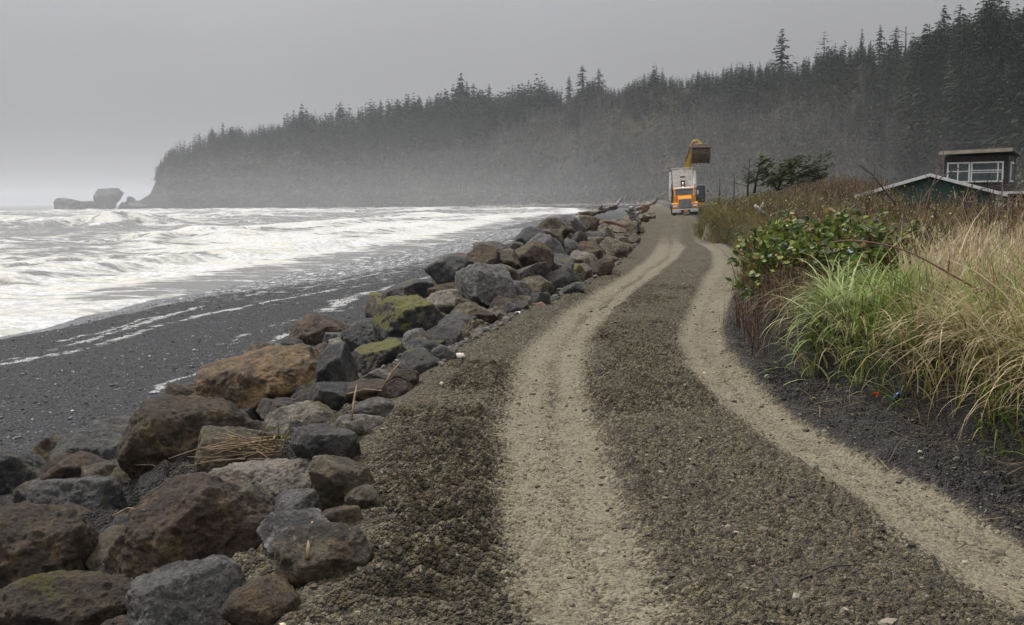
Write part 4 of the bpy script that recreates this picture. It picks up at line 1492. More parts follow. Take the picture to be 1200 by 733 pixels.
A = unit(rng.normal(0, 1, (n, 3)))
U = unit(np.cross(A, rng.normal(0, 1, (n, 3))))
V, Fq = quads_from(C, A, U, rng.uniform(0.012, 0.024, n), rng.uniform(0.006, 0.012, n))
obj('green_leaves', mesh('green_leaves', V, Fq, cols=np.tile([0.16, 0.22, 0.03], (len(V), 1)) * np.repeat(rng.uniform(0.5, 1.3, n), 4)[:, None], smooth=False), M_LEAF, root)


def stick(px0, py0, px1, py1, r, label, mat=None, lift=0.05, cat='stick'):
    ca, cb = cast(px0, py0), cast(px1, py1)
    yy = min(ca.y, cb.y, cast((px0 + px1) / 2, (py0 + py1) / 2).y)
    a, b = at(px0, py0, min(ca.y, yy + 0.25) - r), at(px1, py1, min(cb.y, yy + 0.25) - r)
    c = (a + b) / 2
    m = MB()
    mid_ = Vector((0, 0, abs((b - a).length) * 0.08))
    m.tube([a - c, mid_, b - c], [r, r * 0.85, r * 0.5], 6)
    return tag(m.build('dead_stick', mat or M_STICK, None, True, c), label, cat)


stick(360, 655, 366, 612, 0.012, 'short splintered stick standing upright beside the angular light grey rock')
stick(132, 605, 170, 598, 0.006, 'thin twig lying in front of the slate boulder on the left')
stick(412, 492, 418, 452, 0.010, 'thin dark stick leaning on the black end block of the orange boulder')
stick(408, 462, 448, 458, 0.010, 'dark stick lying flat behind the small round grey stone')
stick(448, 455, 470, 424, 0.008, 'pale curved stick leaning on the green-mossed dark rock')
stick(570, 376, 577, 365, 0.011, 'reddish stick at the road edge beside the square brown-tan boulder', M_REDWOOD)
stick(512, 417, 516, 404, 0.008, 'short pale stick beside the small bluish stone')
stick(200, 555, 158, 545, 0.005, 'long thin twig sticking out left of the brushwood heap')
stick(702, 364, 712, 360, 0.012, 'small forked dark twig lying in the left wheel track', M_BARK)
stick(1040, 545, 1062, 512, 0.007, 'dark stick lying on the right wheel track', M_BARK)
stick(938, 680, 1010, 662, 0.006, 'crooked dark root lying in the gravel between the tracks', M_BARK)

X, Y, Z = ground_hit(538, 424)
m = MB()
m.lathe([(0.012, -0.085), (0.045, -0.075), (0.05, -0.05), (0.042, -0.035), (0.055, -0.02), (0.046, -0.005), (0.056, 0.01), (0.046, 0.027), (0.05, 0.045), (0.036, 0.06), (0.012, 0.075)], 20, Matrix.Rotation(0.35, 4, 'Z'))
tag(m.build('ribbed_shell', simple_mat('ribbed_pale', (0.5, 0.42, 0.34), (0.66, 0.62, 0.56), 0.6, 10, 0.3, 30, dirt=(0.3, 0.2, 0.13)), None, True, (X, Y, Z + 0.05)), 'cream ribbed shell-like lump at the road edge beside a bluish stone', 'litter')
X, Y, Z = ground_hit(607, 371)
V, Fq = rock_mesh(77, 0.11, 0.09, 0.07, 4, 0.3, 0.6)
tag(obj('white_litter', mesh('white_litter', V, Fq), simple_mat('white_scrap', (0.7, 0.7, 0.68), (0.8, 0.8, 0.78), 0.5), None, (X, Y, Z + 0.05)), 'small white scrap lying beside the rusty rocks at the road edge', 'litter')
for px, py, w, lab in [(598, 362, 0.26, 'rusty red broken wood chunk behind the small white scrap'), (633, 361, 0.2, 'small rusty red chunk right of the small white scrap')]:
    X, Y, Z = ground_hit(px, py)
    V, Fq = rock_mesh(int(px), w * 1.4, w, w * 0.6, 4, 0.95, 1.6)
    tag(obj('rusty_chunk', mesh('rusty_chunk', V, Fq), M_REDWOOD, None, (X, Y, Z + 0.05)), lab, 'litter')

# red and blue plastic scraps in the soil on the right
M_RED = simple_mat('red_plastic', (0.55, 0.05, 0.015), (0.42, 0.03, 0.012), 0.35, 20, 0.3, 60, dirt=(0.08, 0.02, 0.015))
M_BLUE = simple_mat('blue_plastic', (0.05, 0.13, 0.36), (0.07, 0.18, 0.45), 0.35, 20, dirt=(0.03, 0.05, 0.10))
X, Y, Z = ground_hit(1027, 471)
V, Fq = rock_mesh(12, 0.085, 0.06, 0.085, 4, 0.95, 2.4)
tag(obj('crumpled_wrapper', mesh('crumpled_wrapper', V, Fq, smooth=False), M_RED, None, (X, Y, Z + 0.05)), 'small crumpled red plastic scrap on the dark soil below the grass bank', 'litter')
X, Y, Z = ground_hit(1052, 473)
m = MB()
m.lathe([(0.062, 0.0), (0.068, 0.004), (0.068, 0.02), (0.062, 0.024), (0.05, 0.018), (0.01, 0.016)], 28, Matrix.Rotation(0.8, 4, 'Y') @ Matrix.Rotation(-0.9, 4, 'Z'))
tag(m.build('plastic_lid', M_BLUE, None, True, (X, Y, Z + 0.06)), 'round blue plastic lid on the dark soil beside the red scrap', 'litter')

# ------------------------------------------------------------------ grass, shrubs and brambles on the bank
def blades(P, az, L, W, th0, bend, col, segs=5, tip=None, taper=1.6):
    n = len(P)
    d = np.stack([np.cos(az), np.sin(az), np.zeros(n)], 1)
    s = np.stack([-np.sin(az), np.cos(az), np.zeros(n)], 1)
    tw = rng.normal(0, 0.5, n)[:, None]
    s = unit(s + tw * d)
    p = P.copy()
    rows, C = [], []
    for i in range(segs + 1):
        u = i / segs
        w = (W * (1 - u ** taper) + 0.0006)[:, None] * s
        rows += [p - w, p + w]
        c = col if tip is None else col * (1 - u ** 2) + tip * u ** 2
        C += [c, c]
        th = th0 + bend * (u ** 1.2)
        p = p + (L / segs)[:, None] * (np.sin(th)[:, None] * d + np.cos(th)[:, None] * np.array([0, 0, 1.0]))
    V = np.stack(rows, 1).reshape(-1, 3)
    C = np.stack(C, 1).reshape(-1, 3)
    k = 2 * (segs + 1)
    f = np.array([[2 * i, 2 * i + 1, 2 * i + 3, 2 * i + 2] for i in range(segs)])
    Fq = (f[None] + (np.arange(n) * k)[:, None, None]).reshape(-1, 4)
    return V, Fq, C


def join(parts):
    V, Fq, C, o = [], [], [], 0
    for v, f, c in parts:
        V.append(v)
        Fq.append(f + o)
        C.append(c)
        o += len(v)
    return np.concatenate(V), np.concatenate(Fq), np.concatenate(C)


def pick(cols, n, var=0.25):
    c = np.array(cols)[rng.integers(0, len(cols), n)]
    return c * np.exp(rng.normal(0, var, n))[:, None]


def clumps(n, per, fx, L, W, th, bend, cols, spread, az=None, azs=6.28, segs=5, tip=None):
    """n tussocks; fx(n) gives x,y of their roots"""
    x, y = fx(n)
    cx = np.repeat(x, per) + rng.normal(0, spread, n * per)
    cy = np.repeat(y, per) + rng.normal(0, spread, n * per)
    z = Hgnd(cx, cy)[0] - 0.02
    a0 = rng.uniform(0, 6.28, n) if az is None else rng.normal(az, azs, n)
    a = np.repeat(a0, per) + rng.normal(0, 0.75, n * per)
    k = n * per
    sc = np.repeat(np.exp(rng.normal(0, 0.22, n)), per)
    base = np.repeat(pick(cols, n, 0.2), per, 0) * np.exp(rng.normal(0, 0.22, k))[:, None]
    return blades(np.stack([cx, cy, z], 1), a, rng.uniform(*L, k) * sc, rng.uniform(*W, k), np.abs(rng.normal(0, th, k)), np.abs(rng.normal(bend, 0.35, k)), base, segs, None if tip is None else pick(tip, k, 0.15))


STRAW = [(0.46, 0.36, 0.20), (0.36, 0.27, 0.14), (0.58, 0.48, 0.31), (0.25, 0.18, 0.09), (0.15, 0.105, 0.055)]
GREEN = [(0.13, 0.19, 0.035), (0.18, 0.24, 0.05), (0.08, 0.13, 0.025), (0.25, 0.29, 0.09), (0.24, 0.22, 0.07)]
BRIGHT = [(0.25, 0.33, 0.10), (0.33, 0.41, 0.16), (0.16, 0.23, 0.055), (0.42, 0.48, 0.25), (0.30, 0.29, 0.11)]


def zone(y0, y1, s0, s1, dens=None, pxr=None):
    def f(n):
        X, Y_ = [], []
        while len(X) < n:
            y = y0 + (y1 - y0) * rng.random()
            s = s0 + (s1 - s0) * rng.random()
            x = float(ext(T_RT, np.array([y]))[0]) + s
            px = 600 + x / y * FPX
            if pxr and not (pxr[0](y) < px < pxr[1](y)):
                continue
            X.append(x)
            Y_.append(y)
        return np.array(X), np.array(Y_)
    return f


# dry straw: standing behind, combed over and hanging down in front
dry = [clumps(430, 16, zone(6.3, 17, 0.7, 6.0, pxr=(lambda y: 1040 + (y - 9) * 6, lambda y: 1500)), (0.38, 0.82), (0.004, 0.0095), 0.28, 0.9, STRAW, 0.10, tip=STRAW[:3]),
       clumps(120, 15, zone(5.0, 8.6, 0.16, 0.8), (0.45, 1.0), (0.0035, 0.008), 0.5, 1.9, STRAW, 0.06, math.pi + 0.35, 0.5, 7, tip=STRAW[:3]),
       clumps(46, 12, zone(8.6, 12, 0.16, 0.7), (0.3, 0.65), (0.003, 0.006), 0.5, 2.0, STRAW[1:], 0.05, math.pi + 0.35, 0.5, 7),
       clumps(240, 20, zone(17, 30, 2.0, 9.0), (0.4, 0.8), (0.005, 0.010), 0.25, 0.7, STRAW, 0.09),
       clumps(200, 16, zone(34, 70, 0.1, 6.0), (0.4, 0.8), (0.006, 0.012), 0.4, 1.0, [(0.16, 0.12, 0.06), (0.22, 0.17, 0.09)], 0.12)]
V, Fq, C = join(dry)
tag(obj('dry_grass', mesh('dry_grass', V, Fq, cols=C), M_GRASS), 'tall dry straw-coloured grass over the bank on the right', 'grass', None, 'stuff')
# seed heads: stiff straw stems with loose tufted tips
x, y = zone(6.5, 16, 1.0, 6.0, pxr=(lambda y: 1060 + (y - 9) * 6, lambda y: 1500))(620)
z = Hgnd(x, y)[0]
k = len(x)
P = np.stack([x, y, z], 1)
L = rng.uniform(0.5, 0.86, k)
az = rng.uniform(0, 6.28, k)
th0, bd = np.abs(rng.normal(0, 0.2, k)), np.abs(rng.normal(0.25, 0.2, k))
stem = blades(P, az, L, np.full(k, 0.0028), th0, bd, pick(STRAW[:3], k), 5, None, 6)
tips = stem[0].reshape(k, -1, 3)[:, -2:].mean(1)
reps = 7
tp = np.repeat(tips, reps, 0) - rng.uniform(0, 0.11, k * reps)[:, None] * np.array([0, 0, 1]) + rng.normal(0, 0.008, (k * reps, 3))
head = blades(tp, rng.uniform(0, 6.28, k * reps), rng.uniform(0.05, 0.11, k * reps), np.full(k * reps, 0.006), np.abs(rng.normal(0.4, 0.2, k * reps)), rng.uniform(0, 0.9, k * reps), pick([(0.46, 0.39, 0.27), (0.40, 0.32, 0.20)], k * reps), 3)
V, Fq, C = join([stem, head])
tag(obj('seed_grass', mesh('seed_grass', V, Fq, cols=C), M_GRASS), 'pale tufted seed heads standing above the dry grass', 'grass', None, 'stuff')
# green grass among the straw
V, Fq, C = join([clumps(190, 15, zone(5.2, 10, 0.2, 1.7), (0.4, 0.8), (0.006, 0.012), 0.45, 1.5, GREEN, 0.08, tip=GREEN),
                 clumps(70, 9, zone(6.5, 12, 1.2, 4.5, pxr=(lambda y: 1060, lambda y: 1400)), (0.4, 0.75), (0.005, 0.010), 0.4, 1.2, GREEN, 0.08),
                 clumps(90, 10, zone(5.0, 10.5, 0.08, 0.35), (0.25, 0.6), (0.005, 0.010), 0.6, 1.6, GREEN, 0.05, math.pi + 0.3, 0.6),
                 clumps(240, 22, zone(40, 62, 0.0, 4.5), (0.45, 0.9), (0.010, 0.018), 0.5, 1.3, [(0.10, 0.105, 0.022), (0.15, 0.14, 0.035), (0.07, 0.065, 0.02)], 0.15, math.pi + 0.6, 0.9),
                 clumps(260, 20, zone(20, 46, 0.0, 0.8), (0.5, 1.0), (0.006, 0.012), 0.6, 1.7, [(0.10, 0.10, 0.022), (0.16, 0.13, 0.05), (0.07, 0.06, 0.02), (0.20, 0.15, 0.07)], 0.15, math.pi + 0.4, 0.7),
                 clumps(160, 20, zone(24, 45, 6.0, 13.0), (0.5, 1.0), (0.006, 0.012), 0.3, 0.8, [(0.11, 0.13, 0.028), (0.15, 0.165, 0.04)], 0.15)])
tag(obj('green_grass', mesh('green_grass', V, Fq, cols=C), M_GRASS), 'green grass growing through the straw and along the far bank', 'grass', None, 'stuff')


def tuft_xy(n):
    px = rng.uniform(968, 1088, n)
    Y_ = rng.uniform(9.9, 11.6, n)
    return (px - 600) / FPX * Y_, Y_


V, Fq, C = join([clumps(120, 17, tuft_xy, (0.4, 0.85), (0.008, 0.015), 0.45, 1.9, BRIGHT, 0.08, math.pi + 0.9, 1.3, 8, BRIGHT)])
tag(obj('grass_tussock', mesh('grass_tussock', V, Fq, cols=C), M_GRASS), 'bright green arching grass tussock on the bank lip before the leafy shrub', 'grass')


# leafy evergreen shrubs
def leaf_fan(P, D, size, col):
    """folded oval leaves: 8 vertices, 6 faces"""
    n = len(P)
    D = unit(D)
    s = unit(np.cross(D, rng.normal(0, 1, (n, 3)) + np.array([0, 0, 1.2])))
    u = np.cross(s, D)
    L, w = size[:, None], size[:, None] * 0.36
    pts = [P, P + D * L * 0.35 + s * w + u * w * 0.25, P + D * L * 0.75 + s * w * 0.75 + u * w * 0.2, P + D * L, P + D * L * 0.75 - s * w * 0.75 + u * w * 0.2, P + D * L * 0.35 - s * w + u * w * 0.25, P + D * L * 0.38, P + D * L * 0.76]
    V = np.stack(pts, 1).reshape(-1, 3)
    f4 = np.array([[6, 1, 2, 7], [6, 7, 4, 5]])
    f3 = np.array([[0, 1, 6], [0, 6, 5], [7, 2, 3], [7, 3, 4]])
    o = (np.arange(n) * 8)[:, None, None]
    return V, (f4[None] + o).reshape(-1, 4), (f3[None] + o).reshape(-1, 3), np.repeat(col, 8, 0)


def shrub(px, Y, w, h, nst, label, cols, leafs=0.055, per=26, name='leafy_shrub'):
    x0 = (px - 600) / FPX * Y
    z0 = float(Hbase(x0, Y))
    e = empty(name, (x0, Y, z0))
    tag(e, label, 'shrub')
    n = nst
    root_ = np.stack([rng.normal(0, w * 0.22, n), rng.normal(0, w * 0.22, n), np.zeros(n)], 1)
    root_[:, 2] = Hbase(root_[:, 0] + x0, root_[:, 1] + Y) - z0 - 0.03
    out = np.arctan2(root_[:, 1], root_[:, 0]) + rng.normal(0, 0.7, n)
    L = h * rng.uniform(0.65, 1.2, n)
    sv, sf, sc = blades(root_, out, L, np.full(n, 0.0045), np.abs(rng.normal(0.2, 0.2, n)), np.abs(rng.normal(0.6, 0.4, n)), pick([(0.11, 0.035, 0.025), (0.08, 0.045, 0.03), (0.14, 0.06, 0.04)], n), 6, None, 5)
    obj('stems', mesh('stems', sv, sf, cols=sc), M_TWIG, e)
    rows = sv.reshape(n, -1, 2, 3).mean(2)                 # stem points
    k = n * per
    u = (1 - rng.random((n, per)) ** 1.5 * 0.85) * (rows.shape[1] - 1.001)
    i = u.astype(int)
    f = (u - i)[..., None]
    idx = np.arange(n)[:, None]
    pts = (rows[idx, i] * (1 - f) + rows[idx, i + 1] * f).reshape(-1, 3)
    # short side shoots carry the leaves
    pts = pts + rng.normal(0, 0.05 * w, (k, 3)) * np.array([1, 1, 0.7])
    D = rng.normal(0, 1, (k, 3)) * np.array([1, 1, 0.55]) + np.array([0, -0.15, 0.25])
    v, f4, f3, c = leaf_fan(pts, D, 1.25 * leafs * rng.uniform(0.6, 1.25, k), pick(cols, k, 0.3))
    obj('leaves', mesh('leaves', v, [f4, f3], cols=c, smooth=False), M_LEAF, e)
    return e


SAL = [(0.09, 0.14, 0.025), (0.14, 0.185, 0.032), (0.11, 0.155, 0.028), (0.05, 0.08, 0.018), (0.17, 0.19, 0.035), (0.20, 0.13, 0.05), (0.03, 0.055, 0.014)]
shrub(925, 15.2, 0.9, 0.85, 60, 'leafy evergreen shrub at the left end of the bank beside the right wheel track', SAL, 0.07, 44)
shrub(958, 14.2, 1.15, 1.0, 85, 'tall dense leafy shrub behind the bright grass tussock', SAL, 0.07, 44)
shrub(1010, 15.0, 1.1, 0.9, 60, 'leafy shrub between the tall dense one and the long dead cane', SAL, 0.085, 34)
shrub(932, 12.7, 0.75, 0.75, 70, 'low leafy shrub with red stems hanging over the foot of the bank', SAL, 0.075, 30)
shrub(908, 13.2, 0.25, 0.34, 24, 'small yellow-green leafed sprout at the foot of the bank', [(0.17, 0.20, 0.05), (0.24, 0.26, 0.09)], 0.06, 24)
shrub(918, 14.3, 0.7, 0.70, 55, 'low leafy shrub filling the bank between the yellow-green sprout and the tall shrub', SAL, 0.08, 36)
shrub(955, 12.6, 0.8, 0.75, 60, 'low leafy shrub hugging the left flank of the bright grass tussock', SAL, 0.08, 34)
shrub(945, 18.5, 1.2, 0.8, 50, 'leafy shrub behind the others, half hidden by brown bramble stems', SAL, 0.08, 20)
shrub(1062, 16.5, 1.2, 0.75, 50, 'dark leafy shrub under the long dead cane, behind the straw', SAL, 0.08, 24)

# thicket of thin brown bramble stems over the whole dune
RED = [(0.11, 0.050, 0.032), (0.075, 0.045, 0.030), (0.15, 0.085, 0.053), (0.05, 0.030, 0.022), (0.21, 0.155, 0.10)]


def thicket(n, y0, y1, s0, s1, L, W, pxr=None):
    x, y = zone(y0, y1, s0, s1, pxr=pxr)(n)
    z = Hbase(x, y) - 0.03
    W_ = W * (0.6 + y / 30)
    a = blades(np.stack([x, y, z], 1), rng.uniform(0, 6.28, n), rng.uniform(*L, n), W_ * rng.uniform(0.6, 1.2, n), np.abs(rng.normal(0, 0.3, n)), rng.normal(0.3, 0.5, n), pick(RED, n), 6, None, 4)
    rows = a[0].reshape(n, 7, 2, 3).mean(2)
    out = [a]
    for i in (2, 3, 4, 5):
        for _ in range(2):
            out.append(blades(rows[:, i] + rng.normal(0, 0.01, (n, 3)), rng.uniform(0, 6.28, n), rng.uniform(0.12, 0.38, n), W_ * 0.55, np.abs(rng.normal(0.6, 0.3, n)), rng.normal(-0.2, 0.4, n), pick(RED, n), 3, None, 4))
    return out, rows


o1, r1 = thicket(650, 13, 24, 0.8, 7, (0.5, 1.2), 0.0032, (lambda y: 880, lambda y: 1130))
o2, r2 = thicket(1500, 22, 46, 0.3, 12, (0.6, 1.2), 0.0024)
o3, r3 = thicket(1500, 44, 80, 0.1, 13, (0.6, 1.15), 0.0030)
o4, r4 = thicket(560, 14, 38, 3.5, 14, (1.0, 1.9), 0.0058, (lambda y: 1010, lambda y: 1260))
o5, r5 = thicket(240, 10.8, 15, -0.05, 0.8, (0.3, 0.7), 0.0040)
V, Fq, C = join(o1 + o2 + o3 + o4 + o5)
tag(obj('bramble_thicket', mesh('bramble_thicket', V, Fq, cols=C), M_TWIG), 'tangle of thin reddish brown bramble stems covering the dune', 'brambles', None, 'stuff')
rows = np.concatenate([r1[:, 2:].reshape(-1, 3), r2[:, 2:].reshape(-1, 3), r2[:, 3:].reshape(-1, 3), r3[:, 2:].reshape(-1, 3), r3[:, 2:].reshape(-1, 3), r4[:, 2:].reshape(-1, 3)])
rows = rows + rng.normal(0, 0.10, rows.shape)
pxs = 600 + rows[:, 0] / rows[:, 1] * FPX
yel = fb2(rows[:, 0] * 0.25, rows[:, 1] * 0.12, 19, 3)
keep = rng.random(len(rows)) < np.clip(0.35 + 0.8 * yel, 0.05, 0.95)
rows = rows[keep]
n = len(rows)
v, f4, f3, c = leaf_fan(rows, rng.normal(0, 1, (n, 3)) + np.array([0, 0, 0.3]), rng.uniform(0.03, 0.06, n) * (0.7 + rows[:, 1] / 45), pick([(0.13, 0.145, 0.025), (0.18, 0.18, 0.035), (0.09, 0.085, 0.022), (0.10, 0.065, 0.035), (0.075, 0.10, 0.02)], n, 0.25))
tag(obj('bramble_leaves', mesh('bramble_leaves', v, [f4, f3], cols=c, smooth=False), M_LEAF), 'small yellow-green leaves breaking over the bramble tangle', 'leaves', None, 'stuff')

# low matted growth that closes the ground under the stems
nn = 9000
x, y = zone(12, 95, 0.35, 15)(nn)
z = Hbase(x, y)
Pm = np.stack([x, y, z], 1)
mt = blades(Pm, rng.uniform(0, 6.28, nn), rng.uniform(0.25, 0.55, nn), 0.006 + 0.0007 * y, np.abs(rng.normal(0.5, 0.4, nn)), rng.normal(0.9, 0.5, nn), pick([(0.075, 0.06, 0.03), (0.11, 0.085, 0.045), (0.05, 0.05, 0.02), (0.085, 0.05, 0.03)], nn), 4)
tag(obj('matted_litter', mesh('matted_litter', mt[0], mt[1], cols=mt[2]), M_GRASS), 'matted dead grass and stems low on the dune', 'undergrowth', None, 'stuff')

# roots and dead strands hanging down the cut face of the bank
nn = 260
y = rng.uniform(6, 13, nn)
x = ext(T_RT, y) + rng.uniform(0.15, 0.45, nn)
z = Hbase(x, y) + 0.02
rt = blades(np.stack([x, y, z], 1), rng.normal(math.pi, 0.6, nn), rng.uniform(0.2, 0.6, nn), rng.uniform(0.0015, 0.0035, nn), rng.uniform(1.2, 2.0, nn), rng.uniform(0.2, 0.9, nn), pick([(0.09, 0.055, 0.03), (0.16, 0.11, 0.06), (0.05, 0.033, 0.02)], nn), 5, None, 5)
n2 = 420
y = rng.uniform(5.2, 13, n2)
x = ext(T_RT, y) + rng.normal(-0.15, 0.35, n2)
z = Hgnd(x, y)[0] + 0.01
lt = blades(np.stack([x, y, z], 1), rng.uniform(0, 6.28, n2), rng.uniform(0.08, 0.4, n2), rng.uniform(0.001, 0.0026, n2), np.full(n2, 1.45), rng.normal(0.08, 0.08, n2), pick([(0.16, 0.11, 0.06), (0.07, 0.045, 0.025), (0.22, 0.17, 0.10)], n2), 3, None, 5)
V, Fq, C = join([rt, lt])
tag(obj('bank_roots', mesh('bank_roots', V, Fq, cols=C), M_TWIG), 'hanging roots and dead stalks on the cut dark soil face', 'roots', None, 'stuff')

n3_ = 520
x, y = scatter(n3_, 3.6, 26, road_x)
z = Hgnd(x, y)[0] + 0.012
tw_ = blades(np.stack([x, y, z], 1), rng.uniform(0, 6.28, n3_), rng.uniform(0.03, 0.16, n3_), rng.uniform(0.0015, 0.004, n3_), np.full(n3_, 1.5), rng.normal(0.06, 0.06, n3_), pick([(0.13, 0.085, 0.045), (0.03, 0.02, 0.012), (0.07, 0.045, 0.028)], n3_), 3, None, 5)
tag(obj('twig_litter', mesh('twig_litter', tw_[0], tw_[1], cols=tw_[2]), M_TWIG), 'small broken twigs and bark bits scattered over the gravel road', 'twigs', None, 'stuff')

# single dead canes that stand out
M_CANE = simple_mat('bramble_cane', (0.11, 0.045, 0.035), (0.20, 0.095, 0.07), 0.6, 10, 0.2, 60)
M_CANE2 = simple_mat('grey_cane', (0.10, 0.08, 0.065), (0.24, 0.19, 0.15), 0.8, 10, 0.2, 60)


def cane(pix, Y0, Y1, r, label, mat=None, side=()):
    n = len(pix)
    P = [at(px, py, Y0 + (Y1 - Y0) * i / (n - 1)) for i, (px, py) in enumerate(pix)]
    # smooth the line
    Q = []
    for i in range(n - 1):
        p0, p1, p2, p3 = P[max(i - 1, 0)], P[i], P[i + 1], P[min(i + 2, n - 1)]
        for k in range(5):
            u = k / 5
            Q.append(0.5 * ((2 * p1) + (p2 - p0) * u + (2 * p0 - 5 * p1 + 4 * p2 - p3) * u * u + (3 * p1 - p0 - 3 * p2 + p3) * u ** 3))
    Q.append(P[-1])
    o = Q[0].copy()
    m = MB()
    m.tube([q - o for q in Q], [r * (1 - 0.55 * i / len(Q)) for i in range(len(Q))], 6)
    for u, dx, dz in side:
        q = Q[int(u * (len(Q) - 1))] - o
        m.tube([q, q + Vector((dx * 0.5, 0.02, dz * 0.6)), q + Vector((dx, 0.03, dz))], [r * 0.6, r * 0.45, r * 0.25], 5)
    return tag(m.build('bramble_cane', mat or M_CANE, None, True, o), label, 'cane')


cane([(1152, 342), (1120, 325), (1075, 300), (1040, 288), (1000, 282), (976, 284)], 9.0, 9.6, 0.012, 'long reddish dead cane arching across the green tussock and straw', None, [(0.25, 0.02, 0.22), (0.4, -0.06, 0.14), (0.62, 0.10, -0.35), (0.5, -0.05, 0.1)])
cane([(1016, 285), (1014, 265), (1008, 245), (997, 233)], 14, 14, 0.016, 'pale grey dead cane bending left at its top, above the leafy shrub', M_CANE2, [(0.8, -0.35, -0.28)])
cane([(1050, 240), (1030, 215), (1022, 205), (1006, 193)], 22, 22, 0.02, 'dark bare branch curving up to the left of the green gable', M_BARK, [(0.6, 0.05, 0.3)])
cane([(1080, 240), (1090, 222), (1108, 205), (1135, 192)], 24, 24, 0.02, 'dark arching branch crossing the lit windows of the cabin', M_BARK, [(0.4, -0.2, 0.3)])
cane([(1085, 245), (1092, 220), (1104, 190), (1106, 172)], 26, 26, 0.02, 'thin upright reddish branch in front of the green gable peak', M_CANE, [(0.5, 0.2, 0.4), (0.6, -0.25, 0.3)])
cane([(1176, 275), (1174, 245), (1175, 210)], 20, 20, 0.018, 'straight thin post-like stem in front of the white corner board', M_CANE2, [(0.5, 0.2, 0.15)])
cane([(1160, 262), (1140, 240), (1150, 222), (1200, 215)], 18, 18, 0.014, 'slender branch sweeping right in front of the dark cabin', M_BARK, [(0.5, 0.2, 0.2)])
cane([(1140, 420), (1160, 440), (1180, 470), (1200, 500)], 7.2, 7.0, 0.006, 'drooping straw stalk in front of the bank near the right edge', M_STICK)
cane([(930, 400), (925, 380), (932, 350), (935, 335)], 12.2, 12.4, 0.008, 'pale upright dead stem in front of the low leafy shrub', M_STICK)

X, Y, Z = ground_hit(890, 252)
p = at(890, 248, 36)
m = MB()
m.tube([(-0.18, 0, 0.22), (0.0, 0, 0.05), (0.3, 0.05, -0.16)], [0.05, 0.085, 0.05], 8)
m.tube([(0.02, 0, 0.02), (0.10, 0, 0.22), (0.13, 0, 0.32)], [0.07, 0.05, 0.02], 8)
tag(m.build('white_driftwood', M_BLEACH, None, True, p), 'small white forked driftwood caught in the brambles above the road bend', 'driftwood')

# bare posts and snags of the far dune, and two wind-shaped trees
snag(843, 206, 0, 'thin dead post-like snag on the dune right of the excavator', 1, 70, 233)
snag(860, 203, 0, 'dead leaning snag beside the bare shrub on the dune', 2, 66, 230)
snag(851, 217, 0, 'short broken dead stump between two thin snags on the dune', 2, 68, 230)


def bare_tree(px, base, top, Y, label):
    p = at(px, base, Y)
    h = at(px, top, Y).z - p.z
    e = empty('bare_tree', p)
    tag(e, label, 'tree')
    rr = random.Random(px)
    m = MB()
    m.tube([(0, 0, -0.4), (0.02 * h, 0, h * 0.5), (0.06 * h, 0, h)], [0.07, 0.05, 0.012], 7)
    for i in range(16):
        z = h * rr.uniform(0.12, 0.95)
        a = rr.choice([math.pi, math.pi, 0]) + rr.uniform(-0.9, 0.9)
        P, Rr = limb_pts((0.04 * z, 0, z), (math.cos(a), math.sin(a), rr.uniform(0.3, 1.1)), h * rr.uniform(0.25, 0.55) * (1.1 - z / h), 0.14, 0.028, 0.007, 5, i)
        m.tube(P, Rr, 5)
        for _ in range(3):
            j = rr.randint(1, 4)
            P2, R2 = limb_pts(P[j], (math.cos(a) + rr.uniform(-.8, .8), rr.uniform(-.5, .5), rr.uniform(0.1, 1)), h * rr.uniform(0.08, 0.2), 0.15, 0.013, 0.005, 4, i * 7)
            m.tube(P2, R2, 4)
    m.build('trunk', M_BARK, e, True)
    return e


bare_tree(876, 224, 186, 64, 'leafless grey shrub tree left of the two wind-shaped evergreens')


def wind_tree(px, base, Y, limbs, label, seed, dens):
    """limbs: list of pixel polylines; foliage gathers on their outer ends, combed downwind (right)"""
    r = np.random.default_rng(seed)
    p = at(px, base, Y)
    e = empty('windswept_tree', p)
    tag(e, label, 'tree')
    m = MB()
    C, A, U, a, b, K = [], [], [], [], [], []
    for pix, rad, n, sp in limbs:
        P = [at(x_, y_, Y + r.uniform(-0.5, 0.5)) - p for x_, y_ in pix]
        m.tube(P, [rad * (1 - 0.7 * i / (len(P) - 1)) for i in range(len(P))], 6)
        for _ in range(int(n * dens)):
            u = r.uniform(0.25, 1.0) * (len(P) - 1.001)
            i = int(u)
            q = np.array(P[i].lerp(P[i + 1], u - i))
            q = q + r.normal(0, 1, 3) * np.array([sp, sp * 1.2, sp * 0.55])
            C.append(q)
            A.append(np.array([1.0, r.normal(0, 0.5), 0.35 + r.normal(0, 0.35)]))
            U.append(np.array([-0.3, r.normal(0, 0.8), 1.0]))
            s_ = r.uniform(0.07, 0.20)
            a.append(s_)
            b.append(s_ * r.uniform(0.2, 0.4))
            K.append(r.random())
    m.build('trunk', M_BARK, e, True)
    A = unit(np.array(A))
    U = unit(np.cross(A, unit(np.array(U))))
    V, Fq = quads_from(np.array(C), A, U, np.array(a), np.array(b))
    K = np.repeat(np.array(K), 4)[:, None]
    obj('crown', mesh('crown', V, Fq, cols=np.array([0.022, 0.028, 0.012]) * (1 - K) + np.array([0.075, 0.082, 0.032]) * K, smooth=False), M_NEEDLE, e)
    return e


